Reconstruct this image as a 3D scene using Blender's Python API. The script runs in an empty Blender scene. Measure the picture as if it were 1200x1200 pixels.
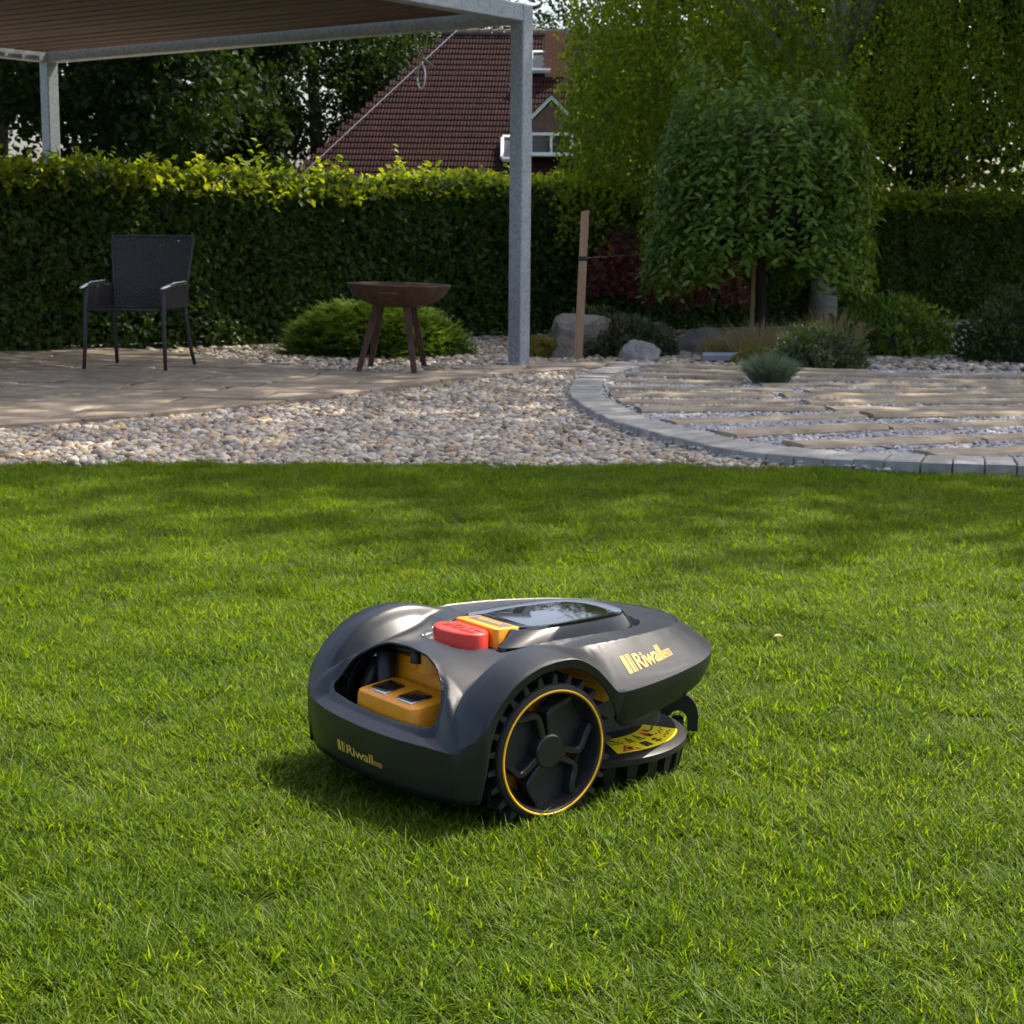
import bpy, math, random
import numpy as np
from mathutils import Matrix, Vector

random.seed(7)
rng = np.random.default_rng(11)
S = bpy.context.scene
COL = S.collection
R = math.radians

# ------------------------------------------------------------------ camera
cam = bpy.data.cameras.new('camera')
cam.lens = 60.0
cam.sensor_fit = 'HORIZONTAL'
cam.sensor_width = 36.0
cam.clip_start = 0.05
cam.clip_end = 2000
cam.dof.use_dof = True
cam.dof.focus_distance = 2.35
cam.dof.aperture_fstop = 26.0
camo = bpy.data.objects.new('camera', cam)
COL.objects.link(camo)
_p = math.atan(323 / 2000)
_r = R(0.5)
_f = Vector((0, math.cos(_p), -math.sin(_p)))
_rt = Vector((1, 0, 0))
_up = _rt.cross(_f)
_rt2 = _rt * math.cos(_r) + _up * math.sin(_r)
_up2 = _up * math.cos(_r) - _rt * math.sin(_r)
M = Matrix((_rt2, _up2, -_f)).transposed().to_4x4()
M.translation = (0, 0, 0.85)
camo.matrix_world = M
S.camera = camo

# ------------------------------------------------------------------ sky, sun, exposure
SUN_AZ, SUN_EL = R(56), R(56)
w = bpy.data.worlds.new('World')
S.world = w
w.use_nodes = True
nt = w.node_tree
nt.nodes.clear()
sky = nt.nodes.new('ShaderNodeTexSky')
sky.sky_type = 'NISHITA'
sky.sun_disc = False
sky.sun_elevation = SUN_EL
sky.sun_rotation = SUN_AZ
sky.dust_density = 4.5
sky.ozone_density = 0.4
sky.air_density = 0.9
bg = nt.nodes.new('ShaderNodeBackground')
bg.inputs[1].default_value = 0.15
out = nt.nodes.new('ShaderNodeOutputWorld')
nt.links.new(sky.outputs[0], bg.inputs[0])
nt.links.new(bg.outputs[0], out.inputs[0])
sun = bpy.data.lights.new('sun', 'SUN')
sun.energy = 4.5
sun.angle = R(0.6)
sun.color = (1.0, 0.93, 0.80)
suno = bpy.data.objects.new('sun', sun)
COL.objects.link(suno)
sd = Vector((math.sin(SUN_AZ) * math.cos(SUN_EL), math.cos(SUN_AZ) * math.cos(SUN_EL), math.sin(SUN_EL)))
suno.rotation_euler = sd.to_track_quat('Z', 'Y').to_euler()
S.view_settings.view_transform = 'Standard'
S.view_settings.look = 'None'
S.view_settings.gamma = 1.0
S.view_settings.exposure = 0.98
S.view_settings.use_curve_mapping = False
S.cycles.use_adaptive_sampling = True
S.cycles.adaptive_threshold = 0.03
S.cycles.use_denoising = True
S.cycles.max_bounces = 6
S.cycles.diffuse_bounces = 3
S.cycles.glossy_bounces = 3
S.cycles.transmission_bounces = 5
S.cycles.transparent_max_bounces = 8

# ------------------------------------------------------------------ helpers
def tag(o, label=None, cat=None, group=None, kind=None):
    if label: o['label'] = label
    if cat: o['category'] = cat
    if group: o['group'] = group
    if kind: o['kind'] = kind
    return o

def empty(name, loc=(0, 0, 0), rz=0.0, label=None, cat=None, group=None, kind=None):
    o = bpy.data.objects.new(name, None)
    COL.objects.link(o)
    o.location = loc
    o.rotation_euler = (0, 0, rz)
    o.empty_display_size = 0.1
    return tag(o, label, cat, group, kind)

def fast_mesh(name, V, faces_by_size):
    """V (n,3); faces_by_size: list of (m,k) int arrays"""
    me = bpy.data.meshes.new(name)
    V = np.asarray(V, np.float32)
    me.vertices.add(len(V))
    me.vertices.foreach_set('co', V.ravel())
    fl = [np.asarray(f, np.int32) for f in faces_by_size if len(f)]
    loops = np.concatenate([f.ravel() for f in fl])
    tot = np.concatenate([np.full(len(f), f.shape[1], np.int32) for f in fl])
    st = np.concatenate([[0], np.cumsum(tot)[:-1]]).astype(np.int32)
    me.loops.add(len(loops))
    me.loops.foreach_set('vertex_index', loops)
    me.polygons.add(len(tot))
    me.polygons.foreach_set('loop_start', st)
    me.polygons.foreach_set('loop_total', tot)
    me.update(calc_edges=True)
    return me

def link(name, me, mat=None, parent=None, smooth=False, loc=None, rot=None):
    o = bpy.data.objects.new(name, me)
    COL.objects.link(o)
    if mat is not None:
        if len(me.materials) == 0:
            me.materials.append(mat)
    if smooth:
        me.polygons.foreach_set('use_smooth', np.ones(len(me.polygons), bool))
    if parent is not None:
        o.parent = parent
    if loc is not None: o.location = loc
    if rot is not None: o.rotation_euler = rot
    return o

class MB:
    """collects vertices / faces"""
    def __init__(s): s.v = []; s.f = []
    def add(s, v, f):
        b = len(s.v)
        s.v += [tuple(map(float, p)) for p in v]
        s.f += [tuple(i + b for i in q) for q in f]
        return s
    def box(s, c, d, rz=0.0, jit=0.0, bev=0.0):
        """bevelled box: centre, size"""
        x, y, z = [q / 2 for q in d]
        b = min(bev, x * .9, y * .9, z * .9)
        pts = []
        if b > 0:
            ring = []
            for (zz, k) in ((-z, b), (-z + b, 0), (z - b, 0), (z, b)):
                X, Y = x - k, y - k
                c2 = b if k == 0 else b * .4
                ring.append([(X, -Y + c2, zz), (X, Y - c2, zz), (X - c2, Y, zz), (-X + c2, Y, zz),
                             (-X, Y - c2, zz), (-X, -Y + c2, zz), (-X + c2, -Y, zz), (X - c2, -Y, zz)])
            for r in ring: pts += r
            fs = []
            for i in range(3):
                for j in range(8):
                    a, q = i * 8 + j, i * 8 + (j + 1) % 8
                    fs.append((a, q, q + 8, a + 8))
            fs.append(tuple(range(7, -1, -1)))
            fs.append(tuple(range(24, 32)))
        else:
            pts = [(-x, -y, -z), (x, -y, -z), (x, y, -z), (-x, y, -z), (-x, -y, z), (x, -y, z), (x, y, z), (-x, y, z)]
            fs = [(3, 2, 1, 0), (4, 5, 6, 7), (0, 1, 5, 4), (1, 2, 6, 5), (2, 3, 7, 6), (3, 0, 4, 7)]
        ca, sa = math.cos(rz), math.sin(rz)
        pts = [(c[0] + p[0] * ca - p[1] * sa + random.uniform(-jit, jit), c[1] + p[0] * sa + p[1] * ca + random.uniform(-jit, jit),
                c[2] + p[2] + random.uniform(-jit, jit) * .5) for p in pts]
        return s.add(pts, fs)
    def tube(s, pts, rads, n=8, cap=True):
        pts = [Vector(p) for p in pts]
        if not hasattr(rads, '__len__'): rads = [rads] * len(pts)
        prev = None
        V = []
        for i, p in enumerate(pts):
            d = (pts[min(i + 1, len(pts) - 1)] - pts[max(i - 1, 0)])
            d = d.normalized() if d.length > 1e-9 else Vector((0, 0, 1))
            if prev is None:
                a = Vector((0, 0, 1)) if abs(d.z) < .9 else Vector((1, 0, 0))
                u = d.cross(a).normalized()
            else:
                u = (prev - d * prev.dot(d)).normalized()
            prev = u
            v = d.cross(u)
            for k in range(n):
                t = 2 * math.pi * k / n
                V.append(p + (u * math.cos(t) + v * math.sin(t)) * rads[i])
        F = []
        for i in range(len(pts) - 1):
            for k in range(n):
                a = i * n + k; b = i * n + (k + 1) % n
                F.append((a, b, b + n, a + n))
        if cap:
            F.append(tuple(range(n - 1, -1, -1)))
            F.append(tuple((len(pts) - 1) * n + k for k in range(n)))
        return s.add(V, F)
    def lathe(s, prof, n=48, axis='z', c=(0, 0, 0), closed=False):
        """prof: list of (r, h)"""
        V = []
        for (r, h) in prof:
            for k in range(n):
                t = 2 * math.pi * k / n
                a, b = r * math.cos(t), r * math.sin(t)
                q = (a, b, h) if axis == 'z' else (h, a, b)
                V.append((c[0] + q[0], c[1] + q[1], c[2] + q[2]))
        F = []
        m = len(prof)
        for i in range(m if closed else m - 1):
            for k in range(n):
                a = i * n + k; b = i * n + (k + 1) % n
                a2 = ((i + 1) % m) * n + k; b2 = ((i + 1) % m) * n + (k + 1) % n
                F.append((a, b, b2, a2))
        return s.add(V, F)
    def prism(s, poly, z0, z1):
        """poly list of (x,y), counter-clockwise"""
        n = len(poly)
        V = [(x, y, z0) for x, y in poly] + [(x, y, z1) for x, y in poly]
        F = [tuple(range(n - 1, -1, -1)), tuple(range(n, 2 * n))]
        F += [(i, (i + 1) % n, n + (i + 1) % n, n + i) for i in range(n)]
        return s.add(V, F)
    def mesh(s, name):
        me = bpy.data.meshes.new(name)
        me.from_pydata(s.v, [], s.f)
        me.update()
        return me
    def build(s, name, mat, parent=None, smooth=False, loc=None, rot=None, sharp=None):
        me = s.mesh(name)
        o = link(name, me, mat, parent, smooth, loc, rot)
        if sharp is not None:
            me.set_sharp_from_angle(angle=R(sharp))
        return o

def catmull(pts, n):
    """dense Catmull-Rom through pts (m,k) -> (n,k), by chord length"""
    P = np.asarray(pts, float)
    P = np.vstack([2 * P[0] - P[1], P, 2 * P[-1] - P[-2]])
    out = []
    per = 24
    for i in range(1, len(P) - 2):
        t = np.linspace(0, 1, per, endpoint=False)[:, None]
        a, b, c, d = P[i - 1], P[i], P[i + 1], P[i + 2]
        out.append(.5 * ((2 * b) + (-a + c) * t + (2 * a - 5 * b + 4 * c - d) * t ** 2 + (-a + 3 * b - 3 * c + d) * t ** 3))
    Q = np.vstack(out + [P[-2][None]])
    L = np.concatenate([[0], np.cumsum(np.linalg.norm(np.diff(Q, axis=0), axis=1))])
    s = np.linspace(0, L[-1], n)
    return np.stack([np.interp(s, L, Q[:, k]) for k in range(Q.shape[1])], 1)

def sstep(a, b, x):
    t = np.clip((x - a) / (b - a), 0, 1)
    return t * t * (3 - 2 * t)

# value noise for geometry (numpy)
_NP = rng.random((64, 64))
def vnoise(x, y, s=1.0):
    x = np.asarray(x) * s + 100; y = np.asarray(y) * s + 100
    xi, yi = np.floor(x).astype(int), np.floor(y).astype(int)
    fx, fy = x - xi, y - yi
    fx = fx * fx * (3 - 2 * fx); fy = fy * fy * (3 - 2 * fy)
    g = lambda a, b: _NP[a % 64, b % 64]
    return (g(xi, yi) * (1 - fx) + g(xi + 1, yi) * fx) * (1 - fy) + (g(xi, yi + 1) * (1 - fx) + g(xi + 1, yi + 1) * fx) * fy

# ------------------------------------------------------------------ materials
def newmat(name):
    m = bpy.data.materials.new(name)
    m.use_nodes = True
    n = m.node_tree
    n.nodes.clear()
    o = n.nodes.new('ShaderNodeOutputMaterial')
    return m, n, o

def N(n, t, **k):
    q = n.nodes.new(t)
    for a, b in k.items():
        setattr(q, a, b)
    return q

def ramp(n, cols, src, interp='LINEAR'):
    r = n.nodes.new('ShaderNodeValToRGB')
    r.color_ramp.interpolation = interp
    e = r.color_ramp.elements
    while len(e) < len(cols): e.new(0.5)
    for i, (p, c) in enumerate(cols):
        e[i].position = p
        e[i].color = (*c, 1)
    n.links.new(src, r.inputs[0])
    return r.outputs[0]

def mixc(n, fac, a, b, mode='MIX'):
    m = n.nodes.new('ShaderNodeMix')
    m.data_type = 'RGBA'
    m.blend_type = mode
    for k, v in ((0, fac), (6, a), (7, b)):
        if isinstance(v, bpy.types.NodeSocket): n.links.new(v, m.inputs[k])
        else: m.inputs[k].default_value = v if k == 0 else (*v, 1)
    return m.outputs[2]

def noise(n, scale, detail=4, rough=.6, coord='Object', vec=None, stretch=None):
    t = n.nodes.new('ShaderNodeTexNoise')
    t.inputs['Scale'].default_value = scale
    t.inputs['Detail'].default_value = detail
    t.inputs['Roughness'].default_value = rough
    if vec is None:
        c = n.nodes.new('ShaderNodeTexCoord')
        vec = c.outputs[coord]
    if stretch is not None:
        mp = n.nodes.new('ShaderNodeMapping')
        mp.inputs['Scale'].default_value = stretch
        n.links.new(vec, mp.inputs[0])
        vec = mp.outputs[0]
    n.links.new(vec, t.inputs['Vector'])
    return t.outputs['Fac']

def bump(n, h, strength, dist=.01):
    b = n.nodes.new('ShaderNodeBump')
    b.inputs['Strength'].default_value = strength
    b.inputs['Distance'].default_value = dist
    n.links.new(h, b.inputs['Height'])
    return b.outputs[0]

def surf(name, cols, scale=8, rough=.7, detail=6, bstr=0.0, bscale=None, bdist=.01, metallic=0.0, coord='Object', stretch=None,
         island=0.0, objrand=0.0, spec=.5, coat=0.0, rvar=0.0):
    """noise-coloured principled surface"""
    m, n, o = newmat(name)
    p = N(n, 'ShaderNodeBsdfPrincipled')
    f = noise(n, scale, detail, coord=coord, stretch=stretch)
    k = len(cols)
    c = ramp(n, [(.3 + .4 * i / max(1, k - 1), cc) for i, cc in enumerate(cols)], f) if k > 1 else None
    if c is None:
        rg = N(n, 'ShaderNodeRGB'); rg.outputs[0].default_value = (*cols[0], 1); c = rg.outputs[0]
    for amt, node, sock in ((island, 'ShaderNodeNewGeometry', 'Random Per Island'), (objrand, 'ShaderNodeObjectInfo', 'Random')):
        if amt > 0:
            g = N(n, node)
            mr = N(n, 'ShaderNodeMapRange')
            mr.inputs[3].default_value = 1 - amt; mr.inputs[4].default_value = 1 + amt
            n.links.new(g.outputs[sock], mr.inputs[0])
            hs = N(n, 'ShaderNodeHueSaturation')
            n.links.new(c, hs.inputs['Color']); n.links.new(mr.outputs[0], hs.inputs['Value'])
            c = hs.outputs[0]
    n.links.new(c, p.inputs['Base Color'])
    p.inputs['Roughness'].default_value = rough
    if rvar > 0:
        mr = N(n, 'ShaderNodeMapRange')
        mr.inputs[1].default_value = .3; mr.inputs[2].default_value = .7
        mr.inputs[3].default_value = rough - rvar; mr.inputs[4].default_value = rough + rvar
        n.links.new(noise(n, scale * 2.3, 5, coord=coord), mr.inputs[0]); n.links.new(mr.outputs[0], p.inputs['Roughness'])
    p.inputs['Metallic'].default_value = metallic
    p.inputs['Specular IOR Level'].default_value = spec
    p.inputs['Coat Weight'].default_value = coat
    if bstr > 0:
        n.links.new(bump(n, noise(n, bscale or scale * 4, 6, coord=coord, stretch=stretch), bstr, bdist), p.inputs['Normal'])
    n.links.new(p.outputs[0], o.inputs[0])
    return m

def leafmat(name, cols, trans=.45, rough=.45, tmul=(1.35, 1.25, .5), patch=None, spec=.4):
    """leaf: per-leaf colour, gloss and light passing through"""
    m, n, o = newmat(name)
    g = N(n, 'ShaderNodeNewGeometry')
    src = g.outputs['Random Per Island']
    if patch:
        f = noise(n, patch[0], 4, vec=g.outputs['Position'])
        mr = N(n, 'ShaderNodeMapRange')
        mr.inputs[1].default_value = .3; mr.inputs[2].default_value = .7
        mr.inputs[3].default_value = -patch[1]; mr.inputs[4].default_value = patch[1]
        n.links.new(f, mr.inputs[0])
        c2 = N(n, 'ShaderNodeMath', operation='ADD'); n.links.new(src, c2.inputs[0]); n.links.new(mr.outputs[0], c2.inputs[1])
        src = c2.outputs[0]
    k = len(cols)
    c = ramp(n, [(i / max(1, k - 1), cc) for i, cc in enumerate(cols)], src)
    p = N(n, 'ShaderNodeBsdfPrincipled')
    p.inputs['Roughness'].default_value = rough
    p.inputs['Specular IOR Level'].default_value = spec
    n.links.new(c, p.inputs['Base Color'])
    t = N(n, 'ShaderNodeBsdfTranslucent')
    n.links.new(mixc(n, 1.0, c, tmul, 'MULTIPLY'), t.inputs['Color'])
    mx = N(n, 'ShaderNodeMixShader')
    mx.inputs[0].default_value = trans
    n.links.new(p.outputs[0], mx.inputs[1]); n.links.new(t.outputs[0], mx.inputs[2])
    n.links.new(mx.outputs[0], o.inputs[0])
    return m

def plain(name, col, rough=.5, metallic=0.0, spec=.5, coat=0.0, bstr=0.0, bscale=400, transmission=0.0):
    m, n, o = newmat(name)
    p = N(n, 'ShaderNodeBsdfPrincipled')
    f = noise(n, 60, 3)
    p.inputs['Base Color'].default_value = (*col, 1)
    n.links.new(mixc(n, f, tuple(c * .88 for c in col), tuple(min(1, c * 1.12) for c in col)), p.inputs['Base Color'])
    p.inputs['Roughness'].default_value = rough
    p.inputs['Metallic'].default_value = metallic
    p.inputs['Specular IOR Level'].default_value = spec
    p.inputs['Coat Weight'].default_value = coat
    if bstr: n.links.new(bump(n, noise(n, bscale, 2), bstr, .0004), p.inputs['Normal'])
    n.links.new(p.outputs[0], o.inputs[0])
    return m

M_soil = surf('soil', [(.03, .035, .012), (.05, .05, .02)], 20, .95, bstr=.4)
M_far = surf('far_ground', [(.03, .05, .015), (.05, .07, .025)], 2, .95)
M_gravelbed = surf('gravel_bed', [(.10, .085, .065), (.2, .18, .15)], 60, .9, bstr=.6)
M_grass = leafmat('grass_blade', [(.038, .078, .003), (.066, .128, .004), (.100, .175, .006), (.138, .212, .009), (.21, .25, .03)], .58, .5,
                  (1.65, 1.55, .32), patch=(2.2, .16), spec=.2)
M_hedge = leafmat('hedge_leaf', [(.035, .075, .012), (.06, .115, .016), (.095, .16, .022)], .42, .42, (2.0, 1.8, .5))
M_hedgetip_lit = leafmat('hedge_tip_sunlit', [(.12, .19, .018), (.19, .26, .025), (.25, .29, .03)], .58, .42, (1.9, 1.7, .5))  # young-leaf green, brightened so the colour carries sunlight on the hedge top
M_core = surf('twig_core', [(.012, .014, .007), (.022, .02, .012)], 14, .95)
M_tree = leafmat('tree_leaf', [(.02, .045, .012), (.035, .07, .016), (.06, .10, .02)], .4, .45, (1.7, 1.6, .5))
M_fartree = leafmat('far_leaf', [(.010, .024, .007), (.018, .036, .009), (.032, .055, .012)], .3, .6, (1.6, 1.5, .5), spec=.1)
M_birch = leafmat('birch_leaf', [(.07, .12, .013), (.13, .20, .020), (.22, .28, .030)], .6, .45, (1.9, 1.7, .4), spec=.2)
M_willow = leafmat('willow_leaf', [(.05, .105, .014), (.085, .16, .018), (.12, .20, .024), (.21, .28, .055)], .38, .5, (1.8, 1.7, .4), spec=.2)
M_spruce = leafmat('spruce_needle', [(.05, .10, .012), (.085, .16, .016), (.17, .26, .025)], .45, .5, (1.6, 1.6, .5))
M_maple = leafmat('maple_leaf', [(.10, .028, .030), (.15, .038, .040), (.20, .06, .06)], .4, .45, (1.7, 1.0, .9))
M_juniper = leafmat('juniper_sprig', [(.035, .07, .025), (.05, .095, .03), (.14, .055, .035)], .2, .55, (1.4, 1.4, .6))
M_fescue = leafmat('fescue_blade', [(.11, .16, .10), (.15, .21, .13), (.22, .27, .17)], .3, .5, (1.2, 1.2, .8))
M_dry = leafmat('dry_blade', [(.26, .20, .085), (.38, .30, .14), (.18, .19, .06)], .35, .55, (1.3, 1.1, .7))
M_lav = leafmat('cranesbill_leaf', [(.05, .095, .025), (.08, .14, .03), (.16, .13, .15)], .35, .5, (1.5, 1.5, .6))
M_yel = leafmat('stonecrop_leaf', [(.12, .13, .03), (.20, .19, .03), (.30, .24, .03)], .4, .5, (1.4, 1.3, .5))
M_bark = surf('bark', [(.035, .028, .02), (.07, .055, .042)], 14, .9, bstr=.8, stretch=(1, 1, .25))
M_birchbark = surf('birch_bark', [(.05, .045, .04), (.45, .43, .40), (.55, .53, .5)], 9, .8, bstr=.3, stretch=(.4, .4, 2.2))
M_galv = surf('galvanised_steel', [(.22, .25, .28), (.33, .36, .39), (.42, .45, .47)], 45, .5, 8, metallic=.45, bstr=.15, bscale=90, bdist=.002, rvar=.12)
M_board = surf('stained_board', [(.07, .032, .02), (.11, .052, .034)], 9, .7, bstr=.3, bscale=30, objrand=.15)
M_rust = surf('rusted_steel', [(.035, .018, .012), (.075, .033, .018), (.11, .05, .028)], 18, .8, 8, bstr=.35, bscale=70, bdist=.004)
M_paver = surf('sandstone_paver', [(.20, .155, .105), (.30, .24, .17), (.40, .33, .245)], 6, .85, 8, bstr=.6, bscale=28, bdist=.012, objrand=.16)
M_sleeper = surf('sleeper_stone', [(.20, .15, .095), (.33, .26, .175), (.42, .35, .25)], 7, .85, 8, bstr=.7, bscale=26, bdist=.012, objrand=.12)
M_kerb = surf('kerb_concrete', [(.24, .225, .20), (.32, .305, .275), (.39, .375, .345)], 14, .85, 8, bstr=.35, bscale=90, bdist=.004, objrand=.12)
M_rock = surf('boulder_stone', [(.13, .125, .12), (.24, .23, .21), (.34, .31, .27)], 7, .9, 10, bstr=.9, bscale=24, bdist=.03)
M_rockb = surf('brown_boulder', [(.10, .085, .07), (.20, .17, .14), (.28, .25, .21)], 9, .9, 10, bstr=.9, bscale=30, bdist=.03)
M_slate = surf('slate', [(.22, .24, .27), (.32, .34, .37)], 9, .8, 8, bstr=.5, bscale=40)
M_stake = surf('stake_wood', [(.30, .185, .10), (.42, .28, .17)], 6, .8, bstr=.3, stretch=(6, 6, .5))
M_rattan = surf('rattan', [(.022, .02, .02), (.045, .042, .04)], 60, .5, bstr=.3)
M_rope = surf('rope', [(.26, .22, .16), (.40, .35, .27)], 80, .9, bstr=.5)
M_alu = plain('bright_metal', (.65, .67, .7), .25, 1.0)
M_tile = surf('roof_tile', [(.013, .0032, .0032), (.020, .0045, .0044), (.028, .0065, .0062)], 1.5, .9, 8, island=.22, spec=.2, bstr=.2, bscale=12)
M_brick = surf('chimney_brick', [(.28, .10, .05), (.38, .15, .08)], 3, .85)
M_mortar = plain('mortar', (.3, .27, .24), .95)
M_white = plain('white_paint', (.75, .75, .74), .5)
M_render = plain('house_render', (.55, .5, .42), .9)
M_glasspane = plain('window_glass', (.03, .04, .05), .05, 0, .8)
M_lead = plain('sheet_metal', (.25, .27, .29), .5, .6)

def stonemat(name, cols, rough=.6):
    m, n, o = newmat(name)
    oi = N(n, 'ShaderNodeObjectInfo')
    k = len(cols)
    c = ramp(n, [(i / (k - 1), cc) for i, cc in enumerate(cols)], oi.outputs['Random'])
    f = noise(n, 2.2, 6, .65)
    c = mixc(n, 1.0, c, ramp(n, [(.3, (.72, .70, .68)), (.7, (1.12, 1.08, 1.04))], f), 'MULTIPLY')
    p = N(n, 'ShaderNodeBsdfPrincipled')
    n.links.new(c, p.inputs['Base Color'])
    p.inputs['Roughness'].default_value = rough
    n.links.new(bump(n, noise(n, 7, 6), .25, .05), p.inputs['Normal'])
    n.links.new(p.outputs[0], o.inputs[0])
    return m
M_peb = stonemat('river_pebble', [(.50, .44, .34), (.24, .22, .20), (.66, .61, .52), (.36, .22, .10), (.47, .43, .37), (.14, .125, .11), (.50, .35, .17),
                                  (.70, .66, .59), (.23, .155, .095), (.36, .35, .34), (.56, .43, .25), (.11, .095, .08), (.58, .53, .45), (.32, .28, .23), (.63, .55, .41)])
M_chip = stonemat('pale_chipping', [(.42, .42, .43), (.55, .54, .54), (.30, .31, .33), (.62, .61, .60), (.38, .36, .34), (.5, .5, .52), (.24, .25, .27)])

# ------------------------------------------------------------------ scatter (for what nobody could count)
def scatter(name, pts, rots, scl, variants, label, cat):
    col = bpy.data.collections.new(name + '_pieces')
    for i, (me) in enumerate(variants):
        q = bpy.data.objects.new('%s_piece_%02d' % (name, i), me)
        col.objects.link(q)
    me = bpy.data.meshes.new(name)
    n = len(pts)
    me.vertices.add(n)
    me.vertices.foreach_set('co', np.asarray(pts, np.float32).ravel())
    for an, arr in (('rot', rots), ('scl', scl)):
        a = me.attributes.new(an, 'FLOAT_VECTOR', 'POINT')
        a.data.foreach_set('vector', np.asarray(arr, np.float32).ravel())
    a = me.attributes.new('idx', 'INT', 'POINT')
    a.data.foreach_set('value', rng.integers(0, len(variants), n).astype(np.int32))
    o = bpy.data.objects.new(name, me)
    COL.objects.link(o)
    ng = bpy.data.node_groups.new(name + '_scatter', 'GeometryNodeTree')
    ng.interface.new_socket('Geometry', in_out='INPUT', socket_type='NodeSocketGeometry')
    ng.interface.new_socket('Geometry', in_out='OUTPUT', socket_type='NodeSocketGeometry')
    gi = ng.nodes.new('NodeGroupInput'); go = ng.nodes.new('NodeGroupOutput')
    ci = ng.nodes.new('GeometryNodeCollectionInfo')
    ci.inputs['Collection'].default_value = col
    ci.inputs['Separate Children'].default_value = True
    ci.inputs['Reset Children'].default_value = True
    ip = ng.nodes.new('GeometryNodeInstanceOnPoints')
    ip.inputs['Pick Instance'].default_value = True
    def attr(nm, ty):
        q = ng.nodes.new('GeometryNodeInputNamedAttribute'); q.data_type = ty
        q.inputs['Name'].default_value = nm
        return q.outputs['Attribute']
    ng.links.new(gi.outputs[0], ip.inputs['Points'])
    ng.links.new(ci.outputs[0], ip.inputs['Instance'])
    ng.links.new(attr('idx', 'INT'), ip.inputs['Instance Index'])
    e2r = ng.nodes.new('FunctionNodeEulerToRotation')
    ng.links.new(attr('rot', 'FLOAT_VECTOR'), e2r.inputs[0])
    ng.links.new(e2r.outputs[0], ip.inputs['Rotation'])
    ng.links.new(attr('scl', 'FLOAT_VECTOR'), ip.inputs['Scale'])
    ng.links.new(ip.outputs[0], go.inputs[0])
    md = o.modifiers.new('scatter', 'NODES')
    md.node_group = ng
    return tag(o, label, cat, kind='stuff')

def inpoly(x, y, poly):
    poly = np.asarray(poly); ins = np.zeros(len(x), bool)
    j = len(poly) - 1
    for i in range(len(poly)):
        xi, yi = poly[i]; xj, yj = poly[j]
        c = ((yi > y) != (yj > y)) & (x < (xj - xi) * (y - yi) / (yj - yi + 1e-12) + xi)
        ins ^= c
        j = i
    return ins

def sheet(name, poly, z, mat, label, cat):
    me = bpy.data.meshes.new(name)
    me.from_pydata([(x, y, z) for x, y in poly], [], [tuple(range(len(poly)))])
    return tag(link(name, me, mat), label, cat, kind='structure')

# ------------------------------------------------------------------ the ground
sheet('ground', [(-400, -20), (400, -20), (400, 900), (-400, 900)], -.03, M_far, 'dark earth under the garden and the land beyond the hedge', 'ground')
def lawn_edge(x):
    return 6.30 - .028 * (np.asarray(x) - .3) ** 2 + .02 * np.sin(np.asarray(x) * 3.1) + .05 * (vnoise(np.asarray(x) + 7, np.asarray(x) * 0 + 3, 4) - .5)
xs = np.linspace(-4, 4, 41)
sheet('lawn_soil', [(-4, .2), (4, .2)] + [(x, float(lawn_edge(x))) for x in xs[::-1]], 0.0, M_soil, 'dark soil under the mown lawn', 'soil')
sheet('gravel_bed', [(x, float(lawn_edge(x)) + .004) for x in xs] + [(9, 6.2), (9, 21), (-9, 21), (-9, 6.2)], -.006, M_gravelbed, 'sandy bed under the pebbles', 'gravel bed')

# ---- terrace of irregular sandstone slabs
TER = catmull([(-4.6, 6.2), (-3.2, 6.75), (-2.2, 7.3), (-1.59, 7.92), (-1.26, 8.35), (-.89, 8.85), (-.49, 9.62), (-.01, 10.42), (.3, 10.72), (.54, 10.93), (.80, 11.06), (1.02, 11.05)], 60)
TFAR = catmull([(-5.0, 12.2), (-3.2, 12.3), (-2.39, 11.9), (-1.85, 11.2), (-1.52, 10.8), (-1.05, 10.47), (-.72, 10.33), (-.45, 10.45), (-.22, 10.74), (-.01, 10.97), (.28, 11.25), (.56, 11.38), (.80, 11.36), (1.02, 11.22)], 60)
TPOLY = [tuple(p) for p in TER] + [tuple(p) for p in TFAR[::-1]]
terrace = sheet('terrace', TPOLY, .012, surf('terrace_joint', [(.06, .05, .035), (.11, .09, .065)], 30, .95), 'worn sandstone slab terrace running from the chair past the galvanised post', 'terrace')
def clip_poly(poly, a, b):
    """keep the left side of line a->b"""
    out = []
    f = lambda p: (b[0] - a[0]) * (p[1] - a[1]) - (b[1] - a[1]) * (p[0] - a[0])
    for i in range(len(poly)):
        p, q = poly[i], poly[(i + 1) % len(poly)]
        fp, fq = f(p), f(q)
        if fp >= 0: out.append(p)
        if (fp >= 0) != (fq >= 0):
            t = fp / (fp - fq)
            out.append((p[0] + (q[0] - p[0]) * t, p[1] + (q[1] - p[1]) * t))
    return out
def shrink(poly, g):
    n = len(poly); area = sum(poly[i][0] * poly[(i + 1) % n][1] - poly[(i + 1) % n][0] * poly[i][1] for i in range(n)) / 2
    if area < 0: poly = poly[::-1]
    out = list(poly)
    for i in range(n):
        a, b = poly[i], poly[(i + 1) % n]
        d = math.hypot(b[0] - a[0], b[1] - a[1])
        if d < 1e-6: continue
        nx, ny = -(b[1] - a[1]) / d * g, (b[0] - a[0]) / d * g
        out = clip_poly(out, (a[0] + nx, a[1] + ny), (b[0] + nx, b[1] + ny))
        if len(out) < 3: return []
    return out
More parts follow.
